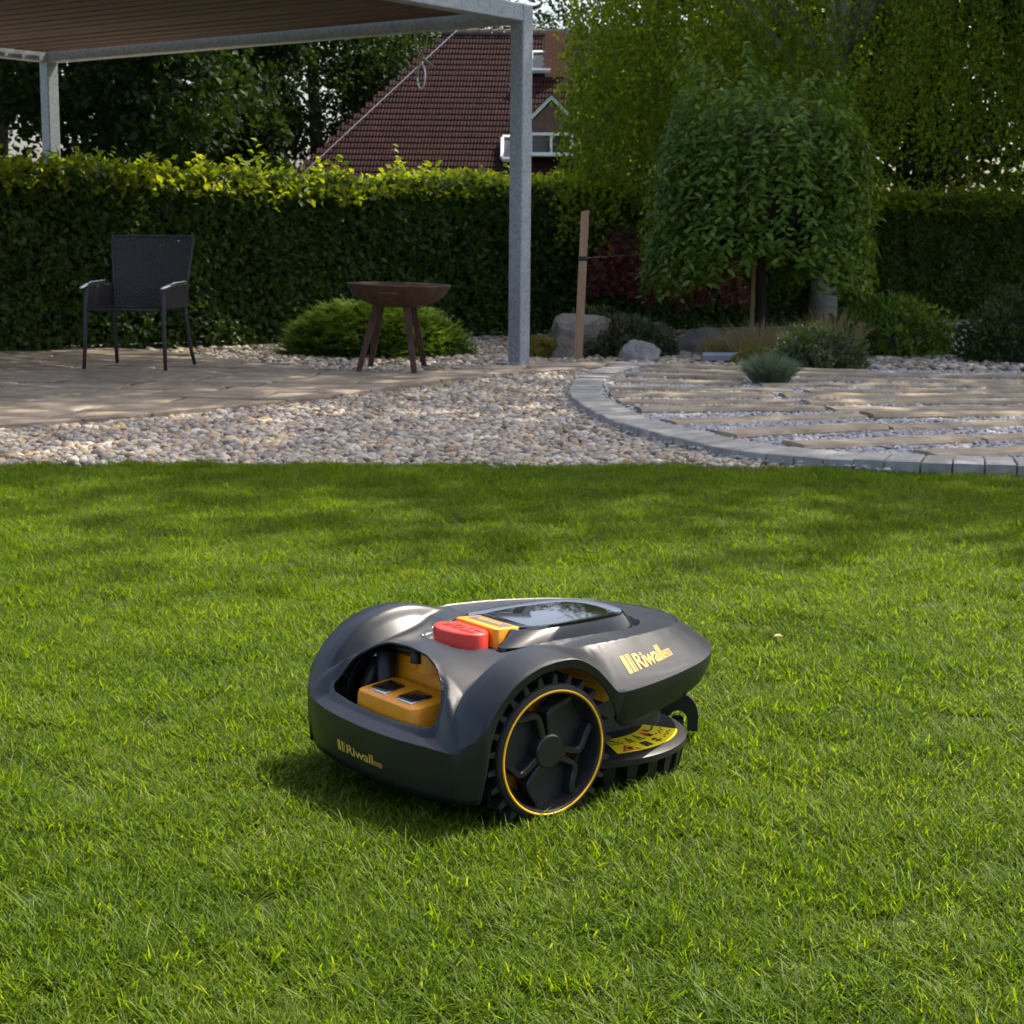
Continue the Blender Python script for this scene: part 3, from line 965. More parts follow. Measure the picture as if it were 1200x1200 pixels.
# ------------------------------------------------------------------ dwarf spruce cushion
def spruce(loc, rx, ry, h, nspray, label):
    root = empty('dwarf_spruce', (*loc, 0), 0, label, 'shrub')
    P0, A0, T0 = [], [], []
    a = rng.uniform(0, 6.283, nspray)
    el = np.arcsin(rng.uniform(.02, 1, nspray)) * .98
    lay = (np.floor(np.sin(el) * 7) + rng.uniform(.2, .8, nspray)) / 7.2
    lay = np.clip(lay, .06, 1.0)
    cr = np.sqrt(np.maximum(0, 1 - np.clip(lay, 0, .995) ** 2.2))
    wob = .88 + .24 * vnoise(a * 1.4, lay * 3, 1.0)
    f = rng.uniform(.72, 1.02, nspray)
    top = rng.random(nspray) < .33
    cr = np.where(top, cr * np.sqrt(rng.random(nspray)), cr * f)
    B = np.stack([np.cos(a) * cr * wob * rx, np.sin(a) * cr * wob * ry, h * np.clip(lay, 0, 1) * (.92 + .14 * vnoise(a * 2, cr * 4, 1))], 1)
    dr = unit(np.stack([np.cos(a) * 1.0, np.sin(a) * 1.0, np.full(nspray, .18)], 1) + rng.normal(0, .3, (nspray, 3)))
    ln = rng.uniform(.06, .12, nspray)
    nn = 22
    s_ = np.tile(np.linspace(.0, 1, nn), nspray); k_ = np.repeat(np.arange(nspray), nn)
    P = B[k_] + dr[k_] * (ln[k_] * s_)[:, None]
    sd_ = np.where(np.tile(np.arange(nn) % 2, nspray) == 0, 1.0, -1.0)[:, None]
    side = unit(np.cross(dr, np.array([0, 0, 1.0])))[k_]
    ax = unit(dr[k_] * .6 + side * sd_ * .8 + np.array([0, 0, .25]) + rng.normal(0, .25, (len(P), 3)))
    nlen = rng.uniform(.018, .030, len(P))
    me = leaf_mesh('foliage', P, ax, unit(np.array([0, 0, 1.0]) + rng.normal(0, .3, (len(P), 3))), nlen, nlen * .26)
    o = link('foliage', me, M_spruce, root); o['kind'] = 'stuff'
    m = MB()
    prof = [(.001, h * .8), (.45, h * .75), (.75, h * .5), (.86, h * .2), (.8, .0)]
    m.lathe(prof, 22)
    m.v = [(x * rx * .98 * (1 + .08 * math.sin(5 * math.atan2(y, x))), y * ry * .98, z) for x, y, z in m.v]
    m.build('branch_core', M_core, root, True)
spruce((-.98, 12.15), .62, .50, .37, 4600, 'low bright green dwarf spruce cushion behind the fire bowl')

# ------------------------------------------------------------------ rocks, stake, planting of the rock garden
def rock(loc, size, seed, mat, label, name='boulder', rz=0.0, cuts=11, group=None):
    import bmesh
    r_ = np.random.default_rng(seed)
    bm = bmesh.new(); bmesh.ops.create_icosphere(bm, subdivisions=4, radius=1.0)
    D_ = unit(r_.normal(size=(cuts, 3)) + np.array([0, -.2, .2])); O_ = r_.uniform(.55, .88, cuts)
    V = np.array([v.co[:] for v in bm.verts])
    for d_, o_ in zip(D_, O_):
        q = V @ d_
        V = V - np.where(q > o_, (q - o_) * .96, 0)[:, None] * d_
    nz = (vnoise(V[:, 0] * 3 + seed, V[:, 1] * 3 + V[:, 2] * 2.3) - .5) * .13 + (vnoise(V[:, 0] * 9 + seed, V[:, 2] * 9 + V[:, 1] * 5) - .5) * .06
    V = V * (1 + nz[:, None]) * np.array(size)
    V[:, 2] = np.maximum(V[:, 2], -.12)
    for v, p in zip(bm.verts, V): v.co = p
    me = bpy.data.meshes.new(name); bm.to_mesh(me); bm.free()
    o = link(name, me, mat, None, False, (loc[0], loc[1], loc[2]), (0, 0, rz))
    me.polygons.foreach_set('use_smooth', np.ones(len(me.polygons), bool)); me.set_sharp_from_angle(angle=R(28))
    return tag(o, label, 'rock', group)
rock((.52, 12.25, .08), (.30, .32, .30), 4, M_rockb, 'large brownish grey boulder behind the wooden stake', rz=.4)
rock((.36, 12.0, .02), (.16, .18, .20), 21, M_rockb, 'small brown stone at the left foot of the large boulder', rz=1.0)
rock((.87, 11.72, .02), (.155, .12, .15), 9, M_rock, 'pointed pale grey rock at the end of the terrace strip', rz=.2, cuts=9)
rock((1.40, 12.7, .02), (.27, .22, .22), 15, M_rockb, 'rounded brown mottled boulder below the weeping willow', rz=.3, cuts=16)
rock((1.10, 12.95, .02), (.20, .16, .24), 33, M_rockb, 'dark brown rock half hidden behind the juniper', rz=.9)
m = MB(); m.prism([(-.30, -.16), (-.05, -.19), (.26, -.14), (.30, .06), (.1, .17), (-.22, .15)], 0, .035)
tag(m.build('stepping_stone', M_slate, None, loc=(1.56, 11.78, .03), rot=(0, 0, .12)), 'flat blue grey stepping stone behind the stone strips', 'stone')
st = empty('tree_stake', (.44, 11.72, 0), 0, 'square wooden stake with dark tie standing at the terrace edge', 'stake')
m = MB()
m.add([(-.028, -.024, -.1), (.028, -.024, -.1), (.028, .024, -.1), (-.028, .024, -.1), (.010, -.024, 1.02), (.064, -.024, 1.03), (.064, .024, 1.025), (.010, .024, 1.02)],
      [(3, 2, 1, 0), (4, 5, 6, 7), (0, 1, 5, 4), (1, 2, 6, 5), (2, 3, 7, 6), (3, 0, 4, 7)])
m.build('pole', M_stake, st)
m = MB(); m.box((.026, 0, .705), (.064, .056, .035), 0, 0, .006); m.build('tie_band', plain('rubber_band', (.02, .02, .02), .7), st)
m = MB(); m.tube([(.05, 0, .71), (.5, .5, .735), (1.36, 1.25, .78)], .002, 6); m.build('guy_wire', M_alu, st)

def clump(name, loc, rad, h, nb, bw, mat, label, cat='plant', lean=.7, droop=.4, base=.25, group=None, part='blades'):
    root = empty(name, (*loc, 0), 0, label, cat, group)
    a = rng.uniform(0, 6.283, nb); rr = np.sqrt(rng.random(nb))
    B = np.stack([np.cos(a) * rr * rad * base, np.sin(a) * rr * rad * base, np.zeros(nb)], 1)
    T = np.stack([np.cos(a + rng.normal(0, .4, nb)) * rr * rad, np.sin(a + rng.normal(0, .4, nb)) * rr * rad, h * rng.uniform(.55, 1.0, nb) * (1 - .35 * rr ** 2)], 1)
    Mi = B + (T - B) * .55 + np.array([0, 0, 1.0]) * h * droop * .4
    sd_ = unit(np.cross(T - B, rng.normal(size=(nb, 3)))) * (bw / 2)
    V = np.stack([B - sd_, B + sd_, Mi - sd_ * .9, Mi + sd_ * .9, T], 1)
    b = (np.arange(nb) * 5)[:, None]
    me = fast_mesh(part, V.reshape(-1, 3), [b + [0, 1, 3, 2], b + [2, 3, 4]])
    o = link(part, me, mat, root); o['kind'] = 'stuff'
    return root
def bushlet(name, loc, rx, ry, h, nl, ls, mat, label, cat='shrub', core=True, up=.5, z0=0.0, group=None):
    root = empty(name, (*loc, z0), 0, label, cat, group)
    d = rand_dirs(nl); d[:, 2] = np.abs(d[:, 2])
    f = .7 + .32 * rng.random(nl) + (vnoise(d[:, 0] * 3 + 9, d[:, 1] * 3 + d[:, 2] * 2) - .5) * .5
    P = d * f[:, None] * np.array([rx, ry, h])
    ax = unit(d * .7 + rng.normal(0, .5, (nl, 3)) + np.array([0, 0, up]))
    l = ls * rng.uniform(.7, 1.3, nl)
    o = link('foliage', leaf_mesh('foliage', P, ax, unit(d + rng.normal(0, .5, (nl, 3))), l, l * .5), mat, root); o['kind'] = 'stuff'
    if core:
        m = MB(); m.lathe([(.001, .68), (.4, .62), (.64, .3), (.66, 0)], 14)
        m.v = [(x * rx, y * ry, z * h) for x, y, z in m.v]
        m.build('branch_core', M_core, root, True)
    return root
bushlet('juniper', (.80, 12.2), .38, .3, .28, 5200, .035, M_juniper, 'spreading juniper with green and rust tips between the rocks')
bushlet('juniper', (.66, 13.1), .30, .22, .30, 2200, .035, M_juniper, 'small dark juniper above the large boulder')
bushlet('stonecrop', (.17, 12.0), .20, .16, .15, 1400, .03, M_yel, 'yellow green stonecrop cushion beside the galvanised post')
bushlet('stonecrop', (.62, 13.6), .30, .2, .30, 900, .03, M_yel, 'low yellow green stonecrop on the gravel behind the boulder')
bushlet('cranesbill', (1.98, 11.15), .34, .26, .28, 3600, .035, M_lav, 'bushy green perennial with dull purple flowers at the path edge')
bushlet('cranesbill', (1.62, 11.5), .16, .12, .10, 800, .03, M_yel, 'small yellow green ground plant by the flat stepping stone')
clump('blue_fescue', (1.48, 9.85), .22, .235, 1500, .004, M_fescue, 'blue green fescue grass tuft growing among the stone strips', 'grass tuft', base=.35)
clump('dry_grass', (1.74, 12.1), .42, .34, 420, .005, M_dry, 'straw coloured ornamental grass at the foot of the willow', 'grass tuft', base=.5)
clump('dry_grass', (2.25, 12.2), .36, .46, 280, .005, M_dry, 'taller straw coloured ornamental grass right of the willow trunk', 'grass tuft', base=.45)
clump('dry_grass', (1.42, 12.05), .16, .20, 260, .005, M_dry, 'small dry grass tuft beside the brown boulder', 'grass tuft', base=.5)
bushlet('low_shrub', (2.75, 12.6), .5, .4, .42, 4200, .05, M_willow, 'dark green low shrub at the right edge of the rock garden')
bushlet('low_shrub', (3.7, 12.0), .6, .45, .5, 4200, .05, M_tree, 'dark shrub beyond the right end of the stone strips')

# ------------------------------------------------------------------ weeping willow ball on a short stem
def willow(loc):
    root = empty('weeping_willow', (*loc, 0), 0, 'round weeping willow with dense broad green leaves over the path', 'tree')
    m = MB()
    m.tube([(.02, 0, -.1), (.02, 0, .2), (.0, 0, .7), (-.02, 0, 1.25), (-.02, 0, 1.6)], [.042, .036, .033, .032, .02], 10)
    for i in range(12):
        a = i * .53 + .2; r1 = random.uniform(.45, .75)
        m.tube([(0, 0, 1.45), (math.cos(a) * r1 * .5, math.sin(a) * r1 * .5, 1.78), (math.cos(a) * r1, math.sin(a) * r1, 1.55), (math.cos(a) * r1 * 1.1, math.sin(a) * r1 * 1.1, .9)], [.018, .013, .009, .004], 6)
    m.build('trunk', M_bark, root, True)
    m = MB(); m.add([(-.075, -.05, -.1), (-.045, -.05, -.1), (-.045, -.02, -.1), (-.075, -.02, -.1), (-.075, -.05, .85), (-.045, -.05, .85), (-.045, -.02, .85), (-.075, -.02, .85)],
                    [(3, 2, 1, 0), (4, 5, 6, 7), (0, 1, 5, 4), (1, 2, 6, 5), (2, 3, 7, 6), (3, 0, 4, 7)])
    m.build('support_stake', M_stake, root)
    nS = 1150                        # hanging shoots over a dome
    Pn, An, Nn, Ls = [], [], [], []
    for s in range(nS):
        a = random.uniform(0, 6.283); e = math.asin(random.uniform(-.45, 1.0))
        rr = random.uniform(.74, 1.03)
        rx_, rz_ = .80, .84
        nz_ = .9 + .22 * float(vnoise(np.array([a * 1.3]), np.array([e * 2.2]))[0])
        ce = max(0, math.cos(e)) ** .42; x = math.cos(a) * ce * rx_ * rr * nz_; y = math.sin(a) * ce * rx_ * rr * nz_
        z = 1.16 + math.copysign(abs(math.sin(e)) ** .72, math.sin(e)) * rz_ * rr * nz_
        ln = random.uniform(.25, .6)
        dirx = Vector((math.cos(a) * .14, math.sin(a) * .14, -1 + max(0, math.sin(e)) * .5)).normalized()
        nl = int(ln / .029)
        stray = e > 1.0 and random.random() < .25
        if stray: dirx = Vector((math.cos(a) * .5, math.sin(a) * .5, .55))
        for i in range(nl):
            p = Vector((x, y, z)) + dirx * ln * i / nl
            if p.z < .30 + .22 * random.random() + .30 * math.exp(-(p.x / .34) ** 2): break
            sa = a + random.choice((-1.1, 1.1)) + random.uniform(-.5, .5)
            Pn.append(p + Vector((random.gauss(0, .012), random.gauss(0, .012), 0)))
            An.append((math.cos(sa) * .75, math.sin(sa) * .75, random.uniform(-.75, .1)))
            Nn.append((math.cos(a) * .6 + random.gauss(0, .3), math.sin(a) * .6 + random.gauss(0, .3), .8))
            Ls.append(random.uniform(.048, .088))
    P = np.array(Pn); Ax = unit(np.array(An)); Nm = unit(np.array(Nn)); Ls = np.array(Ls)
    # the leaves that show largest (camera side) are parts of their own
    world = P + np.array([loc[0], loc[1], 0])
    depth = np.linalg.norm(P[:, :2] * np.array([.35, 1]) + np.array([0, 0]), axis=1) * (P[:, 1] < -.2) * (P[:, 2] > .5)
    order = np.argsort(-(depth + rng.random(len(P)) * .05)); single = np.zeros(len(P), bool); single[order[:160]] = True
    crown = link('crown', leaf_mesh('crown', P[~single], Ax[~single], Nm[~single], Ls[~single], Ls[~single] * .47, .12, True), M_willow, root)
    crown['kind'] = 'stuff'
    one = leaf_mesh('leaf', np.zeros((1, 3)), np.array([[0, 1.0, 0]]), np.array([[0, 0, 1.0]]), np.array([1.0]), np.array([.47]), .12, True)
    one.materials.append(M_willow)
    for i in np.where(single)[0]:
        o = bpy.data.objects.new('leaf', one); COL.objects.link(o); o.parent = crown
        y_ = Vector(Ax[i]); z_ = Vector(Nm[i]); x_ = y_.cross(z_).normalized(); z_ = x_.cross(y_)
        mt = Matrix((x_, y_, z_)).transposed().to_4x4() @ Matrix.Diagonal((Ls[i], Ls[i], Ls[i], 1))
        mt.translation = Vector(P[i]); o.matrix_local = mt
    m = MB(); m.lathe([(.001, 1.70), (.35, 1.62), (.56, 1.35), (.60, 1.05), (.5, .8), (.3, .75), (.001, .78)], 20)
    m.build('twig_core', M_core, root, True)
    return root
willow((1.86, 13.0))

# ------------------------------------------------------------------ purple maple, birch, trees
def weeping(name, loc, spec, mat, bark, label, lsize, step, trunk_h, trunk_r, lean=(0, 0)):
    """tree of hanging leaf strands; spec: list of (cx,cy,ztop,zbot,radius,n)"""
    root = empty(name, (*loc, 0), 0, label, 'tree')
    m = MB()
    m.tube([(0, 0, -.1), (lean[0] * .15, 0, trunk_h * .2), (lean[0] * .5, lean[1] * .5, trunk_h * .6), (lean[0], lean[1], trunk_h)], [trunk_r * 1.25, trunk_r, trunk_r * .7, trunk_r * .15], 10)
    Pn, An = [], []
    for (cx, cy, zt, zb_, rd, ns) in spec:
        a = rng.uniform(0, 6.283, ns); rr = np.sqrt(rng.uniform(.08, 1, ns)) * rd
        sx, sy = cx + np.cos(a) * rr, cy + np.sin(a) * rr
        z1 = zt - (zt - zb_) * .35 * (rr / rd) ** 2 - rng.uniform(0, .45, ns) * (zt - zb_)
        ln = rng.uniform(.35, 1.1, ns) * np.minimum(1.6, (zt - zb_) * .6)
        for i in range(ns):
            nl = max(3, int(ln[i] / step))
            t_ = np.linspace(0, 1, nl)
            o_ = np.array([math.cos(a[i]), math.sin(a[i])]) * .12
            p = np.stack([sx[i] + o_[0] * t_ + rng.normal(0, .03, nl), sy[i] + o_[1] * t_ + rng.normal(0, .03, nl), z1[i] - ln[i] * t_], 1)
            Pn.append(p[p[:, 2] > zb_])
        for j in range(7):
            a0 = j * .9 + cx; q = (cx + math.cos(a0) * rd * .8, cy + math.sin(a0) * rd * .8, zt - (zt - zb_) * .25)
            m.tube([(lean[0] * .5, lean[1] * .5, min(trunk_h * .7, zb_ + (zt - zb_) * .4)), ((cx + q[0]) / 2, (cy + q[1]) / 2, zt - (zt - zb_) * .1), q], [trunk_r * .3, trunk_r * .16, .006], 6)
    m.build('trunk', bark, root, True)
    P = np.vstack(Pn); nn = len(P)
    ax = unit(rng.normal(0, .7, (nn, 3)) + np.array([0, 0, -.8])); nm = unit(rng.normal(size=(nn, 3)) + np.array([0, -.2, .3]))
    ls = lsize * rng.uniform(.65, 1.25, nn)
    o = link('crown', leaf_mesh('crown', P, ax, nm, ls, ls * .75, .1), mat, root); o['kind'] = 'stuff'
    return root
weeping('birch', (2.95, 16.4), [(-1.05, -.6, 3.6, .62, 1.35, 620), (.2, -.8, 4.2, 1.2, 1.5, 420), (.5, .4, 6.0, 2.6, 1.6, 380), (1.1, .2, 8.6, 4.6, 1.5, 340), (1.2, .2, 10.6, 7.0, 1.0, 180), (-2.05, -1.95, 3.9, .72, .50, 330), (-1.6, -1.5, 4.2, .95, .75, 300), (1.5, -.4, 4.5, 1.6, 1.3, 260)],
        M_birch, M_birchbark, 'tall weeping birch with fine hanging leaves behind the willow', .042, .034, 11, .11, (.2, .1))
weeping('maple', (1.12, 14.4), [(-.10, 0, 1.0, .38, .36, 200), (.4, .2, .85, .3, .45, 90)], M_maple, M_bark, 'low purple leaved maple under the birch', .055, .035, .7, .035)

bt = [((-8.6, 37), 12, 3.0, 1.3, 0), ((-8.4, 50), 13, 2.6, 1.2, 1), ((-13.5, 45), 14, 4.4, 1.5, 2), ((-2.5, 66), 15, 5.5, 2.0, 3), ((-6.6, 58), 12.0, 3.4, 1.0, 4), ((-17, 42), 13, 4.4, 1.2, 5)]
bl = ['nearest tall dark tree behind the hedge, under the pergola beam', 'dark tree just left of the red roof edge', 'tall tree far behind the hedge at the left', 'tree top rising behind the red roof ridge',
      'distant tree whose crown shows beside the top of the hip', 'dark tree at the far left beyond the hedge']
for (lc, h_, rd_, zl_, i) in bt:
    broad_tree('broadleaf_tree', lc, h_, rd_, zl_, 26000, .20, M_fartree, bl[i], 'tree', 'trees beyond the hedge', 1.0, 90)
broad_tree('broadleaf_tree', (6.1, 12.9), 13.5, 4.5, 5.6, 19000, .19, M_tree, 'unseen tall tree added on the right to shade the gravel and terrace', 'tree', 'trees behind the birch', 1.0, 110)  # added out of view so its crown shades gravel, terrace and far lawn
rtr = [((5.2, 22), 9.5, 2.9, .4), ((3.7, 25), 9.0, 2.2, .5), ((8.2, 20), 10, 3.0, .3), ((5.8, 15.8), 9.0, 1.8, 1.6)]
rlb = ['dark tree behind the birch, in the upper right', 'slim dark tree between the birch and the red roof', 'dark tree at the far right behind the willow', 'leafy tree to the right of the birch trunk']
for (lc, h_, rd_, zl_), lb in zip(rtr, rlb):
    broad_tree('broadleaf_tree', lc, h_, rd_, zl_, 22000, .18, M_tree, lb, 'tree', 'trees behind the birch', 1.0, 90)

# ------------------------------------------------------------------ house with tiled hip roof
HX, HY = 0.0, 48.0
house = empty('house', (HX, HY, 0), 0, 'house with dark red tiled hip roof, dormer and chimney behind the hedge', 'house')
m = MB(); m.box((3.5, 3.2, .9), (16, 7.6, 1.8)); m.build('wall', M_render, house)
RZ, RY = 6.75, 4.0          # ridge height, ridge depth behind the eave line
EZ = 1.7                    # eave height
def hipx(z): return -2.15 - (RZ - z) * .93
# slope: from (y=-1.2, z=EZ) up to (RY, RZ)
NROW = 30
V, F4 = [], []
TW = .092
for r in range(NROW):
    z0 = EZ + (RZ - EZ) * r / NROW; z1 = EZ + (RZ - EZ) * (r + 1) / NROW
    y0 = -1.2 + (RY + 1.2) * r / NROW; y1 = -1.2 + (RY + 1.2) * (r + 1) / NROW
    xl = hipx((z0 + z1) / 2); xr = 9.5
    nx = int((xr - xl) / TW)
    for j in range(nx):
        x0 = xl + j * TW + (r % 2) * TW * .5
        b = len(V)
        for (yy, zz, lift) in ((y0, z0, .030), (y1, z1, .008)):
            for (dx, hh) in ((0, 0.0), (.026, .011), (.056, .011), (TW - .002, 0)):
                V.append((x0 + dx, yy - (lift + hh) * .7, zz + (lift + hh) * .72))
        for q_ in range(3):
            F4.append((b + q_, b + q_ + 1, b + 5 + q_, b + 4 + q_))
        V += [(x0, y0 + .02, z0 - .02), (x0 + TW - .004, y0 + .02, z0 - .02)]
        F4.append((b + 8, b + 9, b + 3, b))
roof = link('roof', fast_mesh('roof', V, [np.array(F4)]), M_tile, house); roof['kind'] = 'stuff'
m = MB()
m.add([(hipx(EZ), -1.2, EZ - .03), (9.5, -1.2, EZ - .03), (9.5, RY, RZ - .03), (hipx(RZ), RY, RZ - .03), (hipx(EZ), RY + 5.2, EZ - .03), (9.5, RY + 5.2, EZ - .03)],
      [(0, 1, 2, 3), (0, 3, 4), (3, 2, 5, 4), (1, 5, 2)])
m.build('roof_deck', M_tile, house)
m = MB()
for i in range(30):
    x0 = hipx(RZ) + i * .36
    m.tube([(x0, RY, RZ + .03), (x0 + .34, RY, RZ + .05)], [.10, .115], 8)
m.build('ridge_cap', surf('ridge_tile', [(.14, .10, .085), (.2, .15, .13)], 3, .8), house)
m = MB()
m.tube([(hipx(RZ) + .45, RY - .16, RZ + .10)] + [(hipx(z) + .45, -1.2 + (RY + 1.2) * (z - EZ) / (RZ - EZ) - .14, z + .12) for z in np.linspace(RZ - .3, EZ, 6)], .014, 5)
m.tube([(x, RY, RZ + .22 + .02 * math.sin(x * 9)) for x in np.linspace(hipx(RZ) + .2, 8, 40)], .013, 5)
m.build('lightning_wire', M_lead, house)
def roof_at(z): return -1.2 + (RY + 1.2) * (z - EZ) / (RZ - EZ)
# chimney of bricks
cz = 6.05
ch_ = MB(); ch_.box((1.18, roof_at(5.75) - .1, 5.9), (.66, .56, 1.7)); chim = ch_.build('chimney', M_mortar, house)
bk = MB(); bk.box((0, 0, 0), (.20, .12, .068)); bme = bk.mesh('brick'); bme.materials.append(M_brick)
for c_ in range(20):
    for j in range(4):
        x = 1.18 - .33 + .02 + (j + (.0 if c_ % 2 else .5)) * .215
        if x > 1.18 + .30: continue
        o = link('brick', bme, None, chim, loc=(x, roof_at(5.75) - .1 - .235, 5.12 + c_ * .08))
m = MB(); m.box((1.18, roof_at(5.75) - .12, 5.17), (.95, .7, .05)); m.build('flashing', M_lead, house)
def skylight(x, z, wd, ln):
    y = roof_at(z)
    slope = math.atan2(RZ - EZ, RY + 1.2)
    o = empty_part('roof_window', house, (x, y - .1, z + .1), (slope, 0, 0))
    m = MB()
    for (cx, cy, sx, sy) in ((0, -ln / 2, wd, .09), (0, ln / 2, wd, .09), (-wd / 2, 0, .09, ln - .09), (wd / 2, 0, .09, ln - .09)):
        m.box((cx, cy, 0), (sx, sy, .12), 0, 0, .01)
    m.build('frame', M_white, o)
    m = MB(); m.box((0, 0, -.01), (wd - .09, ln - .09, .03)); m.build('pane', M_glasspane, o)
def empty_part(name, parent, loc, rot):
    o = bpy.data.objects.new(name, None); COL.objects.link(o); o.parent = parent; o.location = loc; o.rotation_euler = rot
    return o
skylight(.72, 5.75, .55, .8)
skylight(-.05, 3.15, .62, .9)
# dormer with white gable trim
dx, dz0, dz1 = .98, 3.0, 4.55
yd = roof_at(3.0) - .35
m = MB(); m.add([(dx - .75, yd, dz0), (dx + .75, yd, dz0), (dx + .75, yd, 3.75), (dx, yd, dz1 - .06), (dx - .75, yd, 3.75), (dx - .75, yd + 2.2, dz0), (dx + .75, yd + 2.2, dz0), (dx + .75, yd + 2.2, 3.75), (dx, yd + 2.2, dz1 - .06), (dx - .75, yd + 2.2, 3.75)],
                [(0, 1, 2, 3, 4), (0, 4, 9, 5), (1, 6, 7, 2)])
dorm = m.build('dormer', surf('dormer_boards', [(.10, .055, .04), (.14, .08, .055)], 6, .8), house)
m = MB()
for s in (-1, 1):
    a0 = Vector((dx + s * .92, yd - .03, 3.62)); a1 = Vector((dx, yd - .03, dz1))
    up_ = Vector((0, 0, .13))
    m.add([a0, a1, a1 + up_, a0 + up_, a0 + Vector((0, .05, 0)), a1 + Vector((0, .05, 0)), a1 + up_ + Vector((0, .05, 0)), a0 + up_ + Vector((0, .05, 0))], [(0, 1, 2, 3), (7, 6, 5, 4), (0, 4, 5, 1), (3, 2, 6, 7)])
m.build('barge_board', M_white, dorm)
m = MB()
for s in (-1, 1):
    m.add([(dx + s * 1.0, yd - .12, 3.66), (dx, yd - .12, dz1 + .16), (dx, yd + 2.6, dz1 + .16), (dx + s * 1.0, yd + 2.6, 3.66)], [(0, 1, 2, 3)])
m.build('dormer_roof', M_tile, dorm)
m = MB()
for (cx, cz_, sx, sz) in ((dx, 3.08, 1.2, .1), (dx, 3.62, 1.2, .08), (dx - .56, 3.35, .08, .46), (dx + .56, 3.35, .08, .46), (dx, 3.35, .07, .46)):
    m.box((cx, yd - .04, cz_), (sx, .08, sz), 0, 0, .01)
m.build('window_frame', M_white, dorm)
m = MB(); m.box((dx, yd - .015, 3.35), (1.1, .02, .5)); m.build('window_pane', M_glasspane, dorm)
# ------------------------------------------------------------------ robot mower
M_shell = surf('graphite_shell', [(.0085, .0097, .0122), (.0115, .0128, .0155)], 16, .36, 6, bstr=.4, bscale=1300, bdist=.0004, rvar=.05)
M_black = plain('black_plastic', (.012, .012, .013), .42, 0, .45, 0, .2, 700)
M_rubber = plain('tyre_rubber', (.014, .014, .014), .62, 0, .4)
M_rim = plain('rim_plastic', (.019, .019, .020), .24, 0, .5)
M_plate = plain('matt_plate', (.016, .016, .016), .5)
M_orange = plain('orange_plastic', (.78, .29, .008), .36, 0, .5)
M_oring = plain('orange_ring', (.90, .44, .008), .4)
M_red = plain('red_plastic', (.66, .035, .022), .4, 0, .5)
M_gloss = plain('gloss_lid', (.006, .006, .007), .035, 0, .7, .5)
M_glossrim = plain('gloss_rim', (.008, .009, .012), .10, 0, .45)
M_logo = plain('logo_print', (.62, .36, .06), .45)
M_yellow = plain('yellow_sticker', (.90, .74, .015), .4)
M_ink = plain('black_ink', (.03, .025, .015), .5)
M_redink = plain('red_ink', (.6, .05, .02), .5)
M_chrome = plain('contact_metal', (.75, .75, .75), .12, 1.0)
M_contact = plain('contact_pad', (.02, .014, .012), .12, 0, .6)
M_grey = plain('label_grey', (.12, .11, .10), .45)

mow = empty('robot_mower', (MO[0], MO[1], 0), -PSI, 'graphite grey robot lawn mower with orange ringed wheels and red stop button on the lawn', 'lawn mower')

half = np.array([(0, -.187), (.05, -.1862), (.10, -.182), (.15, -.172), (.185, -.160), (.217, -.147), (.2325, -.133), (.235, -.118), (.235, -.06), (.235, 0), (.235, .06), (.235, .10), (.2345, .124),
                 (.231, .17), (.222, .22), (.207, .28), (.184, .34), (.150, .393), (.106, .432), (.055, .455), (0, .462)])
NS = 260
OH = catmull(half, NS)                                   # right half, rear to front
OUT = np.vstack([OH, OH[-2:0:-1] * np.array([-1, 1])])   # whole closed outline
lipo = np.array([(-.138, .128), (-.134, .145), (-.127, .163), (-.103, .196), (-.07, .224), (-.029, .241), (.014, .246), (.044, .242), (.073, .226), (.097, .204), (.119, .183), (.14, .180), (.2, .182), (.3, .186), (.47, .190)])
_l = catmull(lipo, 400)
def zb_side(y): return np.interp(y, _l[:, 0], _l[:, 1])
def zb_out(x, y):
    """height of the shell's rim above a point of the outline"""
    ax_ = np.abs(x)
    rear = np.interp(ax_, [0, .15, .19, .215, .235], [.127, .129, .126, .124, .128])
    k = sstep(-.142, -.128, y)
    return rear * (1 - k) + zb_side(y) * k
def low_pt(x, y):
    """lower edge of the skirt under an outline point (right half): (x, y, z)"""
    c = np.array([(-.20, -.20, .050), (-.16, -.16, .050), (-.147, -.146, .052), (-.136, -.131, .056), (-.129, -.123, .10), (-.122, -.1165, .140), (-.11, -.105, .172), (-.09, -.085, .197), (-.06, -.057, .2175), (-.03, -.028, .2295), (.0, .0, .234), (.03, .029, .232), (.06, .056, .222),
                  (.08, .075, .209), (.10, .093, .192), (.115, .108, .170), (.124, .117, .150), (.135, .125, .133), (.15, .138, .1225), (.165, .160, .1225), (.2, .2, .127), (.3, .3, .139), (.4, .4, .150), (.47, .47, .153)])
    yy = np.interp(y, c[:, 0], c[:, 1]); zz = np.interp(y, c[:, 0], c[:, 2])
    yy = np.where((y < -.15) | (y > .17), y, yy)
    return yy, zz
_H = catmull([(-.2, .21), (-.16, .224), (-.1, .2370), (-.05, .2385), (0, .2385), (.1, .2375), (.2, .2365), (.3, .2345), (.38, .2315), (.47, .226)], 300)
_P = catmull([(-.20, .07), (-.158, .122), (-.149, .142), (-.125, .187), (-.1, .2155), (-.07, .237), (-.034, .2505), (0, .2555), (.03, .254), (.067, .246), (.1, .237), (.15, .215), (.3, .13), (.47, .05)], 400)
def Hh(y): return np.interp(y, _H[:, 0], _H[:, 1])
def Pp(y): return np.interp(y, _P[:, 0], _P[:, 1])
def smax(a, b, k):
    h = np.clip(.5 + .5 * (a - b) / k, 0, 1)
    return b * (1 - h) + a * h + k * h * (1 - h)
def smin(a, b, k): return -smax(-a, -b, k)
